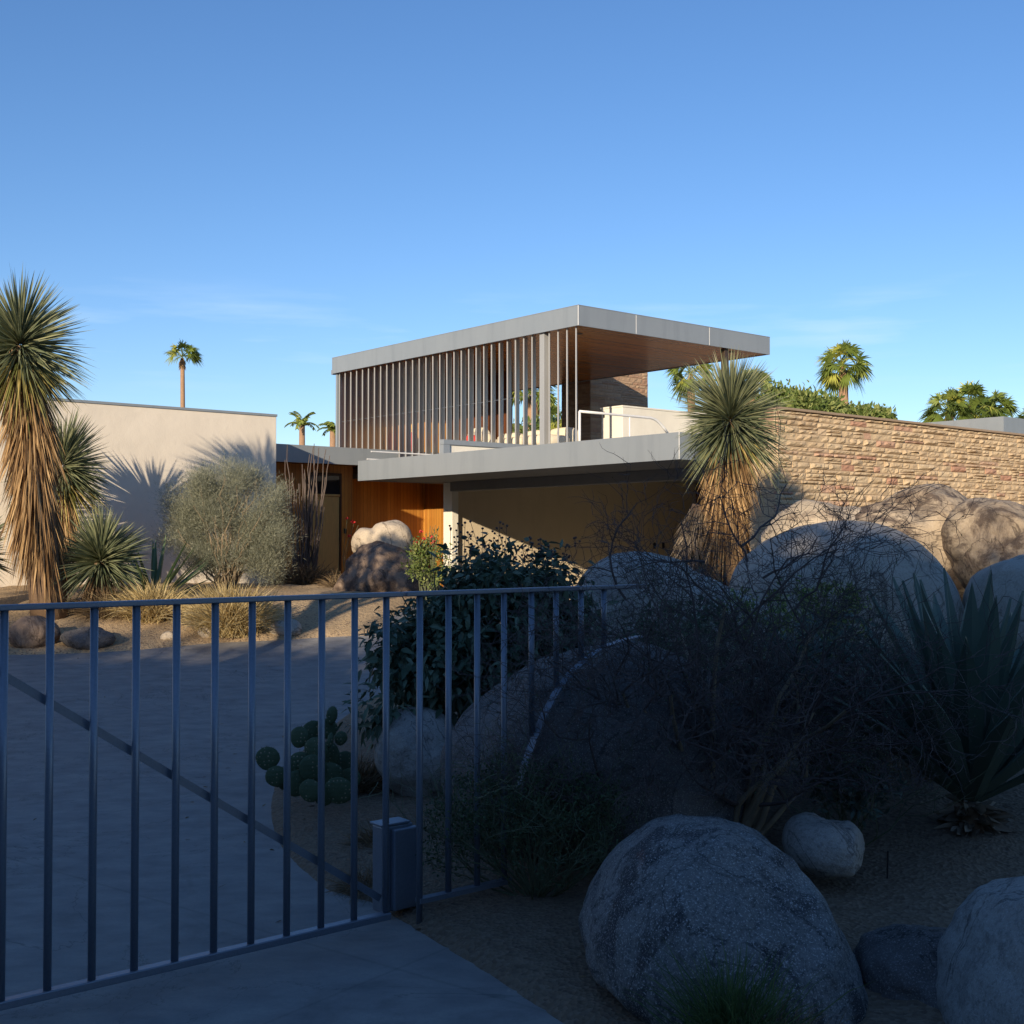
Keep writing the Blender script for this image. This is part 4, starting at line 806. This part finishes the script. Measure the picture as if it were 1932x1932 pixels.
def feather_palm(px, py, Y, r, label, nf=16):
    c = P(px, py, Y); base = Vector((c.x, Y, 0)); o = empty('feather_palm', base, 0, label, 'palm tree', 'distant feather palms')
    b = MB(); b.tube([base, c], [.3, .22], 10); b.build('trunk', M['palmbark'], o, base, smooth=True); b = MB()
    for k in range(nf):
        az = k*ga; el = R(rng.uniform(15, 75)); D = Vector((math.cos(az)*math.cos(el), math.sin(az)*math.cos(el), math.sin(el))); pts = []; q = c.copy(); d = D.copy()
        for i in range(9): pts.append(q.copy()); q += d*r/8; d = (d+Vector((0, 0, -.23))).normalized()
        b.tube(pts, r*.012, 3, .6); sdv = D.cross(Vector((0, 0, 1))).normalized()
        for i in range(1, 9):
            for s_ in (-1, 1):
                for j in range(3):
                    pp_ = pts[i-1].lerp(pts[i], j/3); dd = (sdv*s_+(pts[i]-pts[i-1]).normalized()*.7+Vector((0, 0, -.35))); b.leaves([tuple(pp_)], [tuple(dd)], r*.3*(1-.06*i), r*.045, 'blade', .2)
    b.build('crown', M['palmleaf'], o, base); return o
feather_palm(570, 802, 95, 1.5, 'small palm with drooping fronds above the low entrance roof')
feather_palm(628, 812, 90, 1.3, 'palm crown half hidden behind the left end of the terrace')
def tree(px, py, Y, rad, label, n=5000, nc=70, mat='hedgeleaf', ls=.16, group='garden trees beyond the stone wall', c=None):
    c = c or P(px, py, Y); base = Vector((c.x, c.y, 0)); o = empty('tree', base, 0, label, 'tree', group)
    b = MB(); b.tube([base, base.lerp(c, .7)], [.16, .09], 8)
    branchy(b, base.lerp(c, .6), [c+Vector(v*np.array(rad)*.85) for v in sph(22, -30, 90)], .05, .012); b.build('trunk', M['bark'], o, base)
    b = MB(); p, out = clumps(c, rad, n, nc, min(rad)*.42, .6); b.leaves(p, out+rng.normal(size=p.shape)*.7, ls*(.6+.7*rng.random(n)), ls*.5, 'ovate'); b.build('crown', M[mat], o, base); return o
tree(1478, 776, 34, (.55, .6, .62), 'bushy green tree just right of the round yucca', 4200)
tree(1522, 790, 33, (.6, .7, .6), 'bushy green tree showing above the left part of the stone wall', 4200)
tree(1562, 795, 35, (.55, .7, .6), 'rounded green tree left of the tall palm above the stone wall', 4200)
tree(1625, 803, 33, (.5, .6, .42), 'low green tree right of the tall palm above the stone wall', 3200)
tree(1662, 802, 33, (.35, .5, .34), 'lowest rightmost green tree tip above the stone wall', 1800)
tree(1000, 850, 60, (2.8, 1.5, 1.2), 'far green tree seen through the louvred terrace', 4000, ls=.3, group='far trees behind the terrace')
tree(1055, 845, 55, (1.6, 1.2, 1.3), 'far green tree seen through the terrace beside the chimney', 3000, ls=.3, group='far trees behind the terrace')
# ------------------------------------------------------------------ hedge added out of view behind the camera to shade the foreground
AZ = R(20); EL = R(15.5)
def sq(s, q, z): return Vector((s*math.sin(AZ)+q*math.cos(AZ), s*math.cos(AZ)-q*math.sin(AZ), z))
hg = empty('hedge', sq(-14, 0, 0), 0, 'tall dense clipped hedge across the street behind the viewpoint', 'hedge')
def Htop(q): return 7.45+1.0*ss(-6.5, -2.5, q)+.35*noise.noise(Vector((q*.5, 0, 0)))+.15*noise.noise(Vector((q*1.7, 3, 0)))
b = MB(); V = []; qs = np.arange(-45, 40, .5)
for q in qs:
    h = float(Htop(q))-.25; V += [sq(-14.5, q, 0), sq(-13.5, q, 0), sq(-13.6, q, h), sq(-14.4, q, h)]
n = len(qs); b.add([tuple(v) for v in V], [(4*i+k, 4*i+(k+1) % 4, 4*i+4+(k+1) % 4, 4*i+4+k) for i in range(n-1) for k in range(4)]+[(3, 2, 1, 0), (4*n-4, 4*n-3, 4*n-2, 4*n-1)])
b.build('branches', M['bark'], hg, hg.location)
b = MB(); n = 26000; q = rng.uniform(-24, 18, n); h = np.array([float(Htop(x)) for x in q]); zz = h-.5+rng.normal(size=n)*.28; s_ = -14+rng.normal(size=n)*.4
p = np.array([tuple(sq(a, c_, d_)) for a, c_, d_ in zip(s_, q, zz)]); b.leaves(p, rng.normal(size=p.shape), .17, .09, 'ovate')
n = 5200; q = rng.uniform(-24, 18, n); h = np.array([float(Htop(x)) for x in q]); cl = np.array([noise.noise(Vector((x*2.3, 7, 0))) for x in q]); ok = cl > -.15; q = q[ok]; h = h[ok]; n = len(q); zz = h+rng.exponential(.42, n); p = np.array([tuple(sq(-14+rng.normal()*.4, c_, d_)) for c_, d_ in zip(q, zz)]); b.leaves(p, rng.normal(size=p.shape), .2, .09, 'ovate')
n = 30000; q = rng.uniform(-45, 40, n); h = np.array([float(Htop(x)) for x in q]); zz = rng.random(n)*h; p = np.array([tuple(sq(-13.35+rng.normal()*.12, c_, d_)) for c_, d_ in zip(q, zz)]); b.leaves(p, rng.normal(size=p.shape), .25, .14, 'ovate')
b.build('foliage', M['darkleaf'], hg, hg.location)
tree(0, 0, 0, (.95, .8, .42), 'small tree standing outside the left edge of the view', 1500, 34, 'darkleaf', .11, 'trees beyond the left edge', c=Vector((-5.35, 7.6, 4.0)))  # unseen tree added to throw shade on the entrance boulders
# ------------------------------------------------------------------ world, sun, camera
w = bpy.data.worlds.new('World'); scene.world = w; w.use_nodes = True; nt = w.node_tree; nt.nodes.clear()
out = nt.nodes.new('ShaderNodeOutputWorld'); bg = nt.nodes.new('ShaderNodeBackground'); sky = nt.nodes.new('ShaderNodeTexSky')
sky.sky_type = 'NISHITA'; sky.sun_disc = False; sky.sun_elevation = EL; sky.sun_rotation = math.pi+AZ; sky.air_density = 1.0; sky.dust_density = .1; sky.ozone_density = 3.0; sky.altitude = 150
tc = nt.nodes.new('ShaderNodeTexCoord'); mp = nt.nodes.new('ShaderNodeMapping'); mp.inputs['Scale'].default_value = (5, 5, 42); nt.links.new(tc.outputs['Generated'], mp.inputs[0])
nz = nt.nodes.new('ShaderNodeTexNoise'); nz.inputs['Scale'].default_value = 1.3; nz.inputs['Detail'].default_value = 6; nt.links.new(mp.outputs[0], nz.inputs['Vector'])
rp_ = nt.nodes.new('ShaderNodeValToRGB'); rp_.color_ramp.elements[0].position = .52; rp_.color_ramp.elements[1].position = .78; rp_.color_ramp.elements[1].color = (.5, .5, .5, 1); nt.links.new(nz.outputs['Fac'], rp_.inputs[0])
sp = nt.nodes.new('ShaderNodeSeparateXYZ'); nt.links.new(tc.outputs['Generated'], sp.inputs[0])
r2_ = nt.nodes.new('ShaderNodeValToRGB'); e = r2_.color_ramp.elements; e[0].position = .10; e[0].color = (0, 0, 0, 1); e[1].position = .165; e[1].color = (1, 1, 1, 1); e.new(.21).color = (0, 0, 0, 1); nt.links.new(sp.outputs[2], r2_.inputs[0])
ml = nt.nodes.new('ShaderNodeMath'); ml.operation = 'MULTIPLY'; nt.links.new(rp_.outputs[0], ml.inputs[0]); nt.links.new(r2_.outputs[0], ml.inputs[1])
mx = nt.nodes.new('ShaderNodeMix'); mx.data_type = 'RGBA'; nt.links.new(ml.outputs[0], mx.inputs[0]); nt.links.new(sky.outputs[0], mx.inputs[6]); mx.inputs[7].default_value = (5.2, 6.5, 6.9, 1)
hs = nt.nodes.new('ShaderNodeHueSaturation'); hs.inputs['Saturation'].default_value = 1.12; nt.links.new(mx.outputs[2], hs.inputs['Color'])
mt = nt.nodes.new('ShaderNodeMix'); mt.data_type = 'RGBA'; mt.blend_type = 'MULTIPLY'; mt.inputs[0].default_value = 1; mt.inputs[7].default_value = (1.03, 1.02, 1.15, 1); nt.links.new(hs.outputs[0], mt.inputs[6])
nt.links.new(mt.outputs[2], bg.inputs[0]); bg.inputs[1].default_value = .115; nt.links.new(bg.outputs[0], out.inputs[0])
sl = bpy.data.lights.new('sun', 'SUN'); sl.energy = 5.0; sl.angle = R(.5); sl.color = (1.0, .84, .62); so_ = bpy.data.objects.new('sun', sl); COL.objects.link(so_)
d = Vector((math.sin(AZ)*math.cos(EL), math.cos(AZ)*math.cos(EL), -math.sin(EL))); so_.rotation_euler = d.to_track_quat('-Z', 'Y').to_euler()
cam = bpy.data.cameras.new('camera'); co = bpy.data.objects.new('camera', cam); COL.objects.link(co); scene.camera = co
cam.sensor_width = 36; cam.sensor_fit = 'HORIZONTAL'; cam.lens = F/1932*36; cam.clip_end = 6000; cam.clip_start = .05
co.location = (0, 0, EYE); co.rotation_euler = (math.pi/2+PITCH, 0, 0)
scene.render.engine = 'CYCLES'; scene.render.resolution_x = scene.render.resolution_y = 1024
vs = scene.view_settings; vs.view_transform = 'Standard'; vs.look = 'None'; vs.exposure = .3; vs.gamma = 1
scene.cycles.max_bounces = 6; scene.cycles.diffuse_bounces = 3
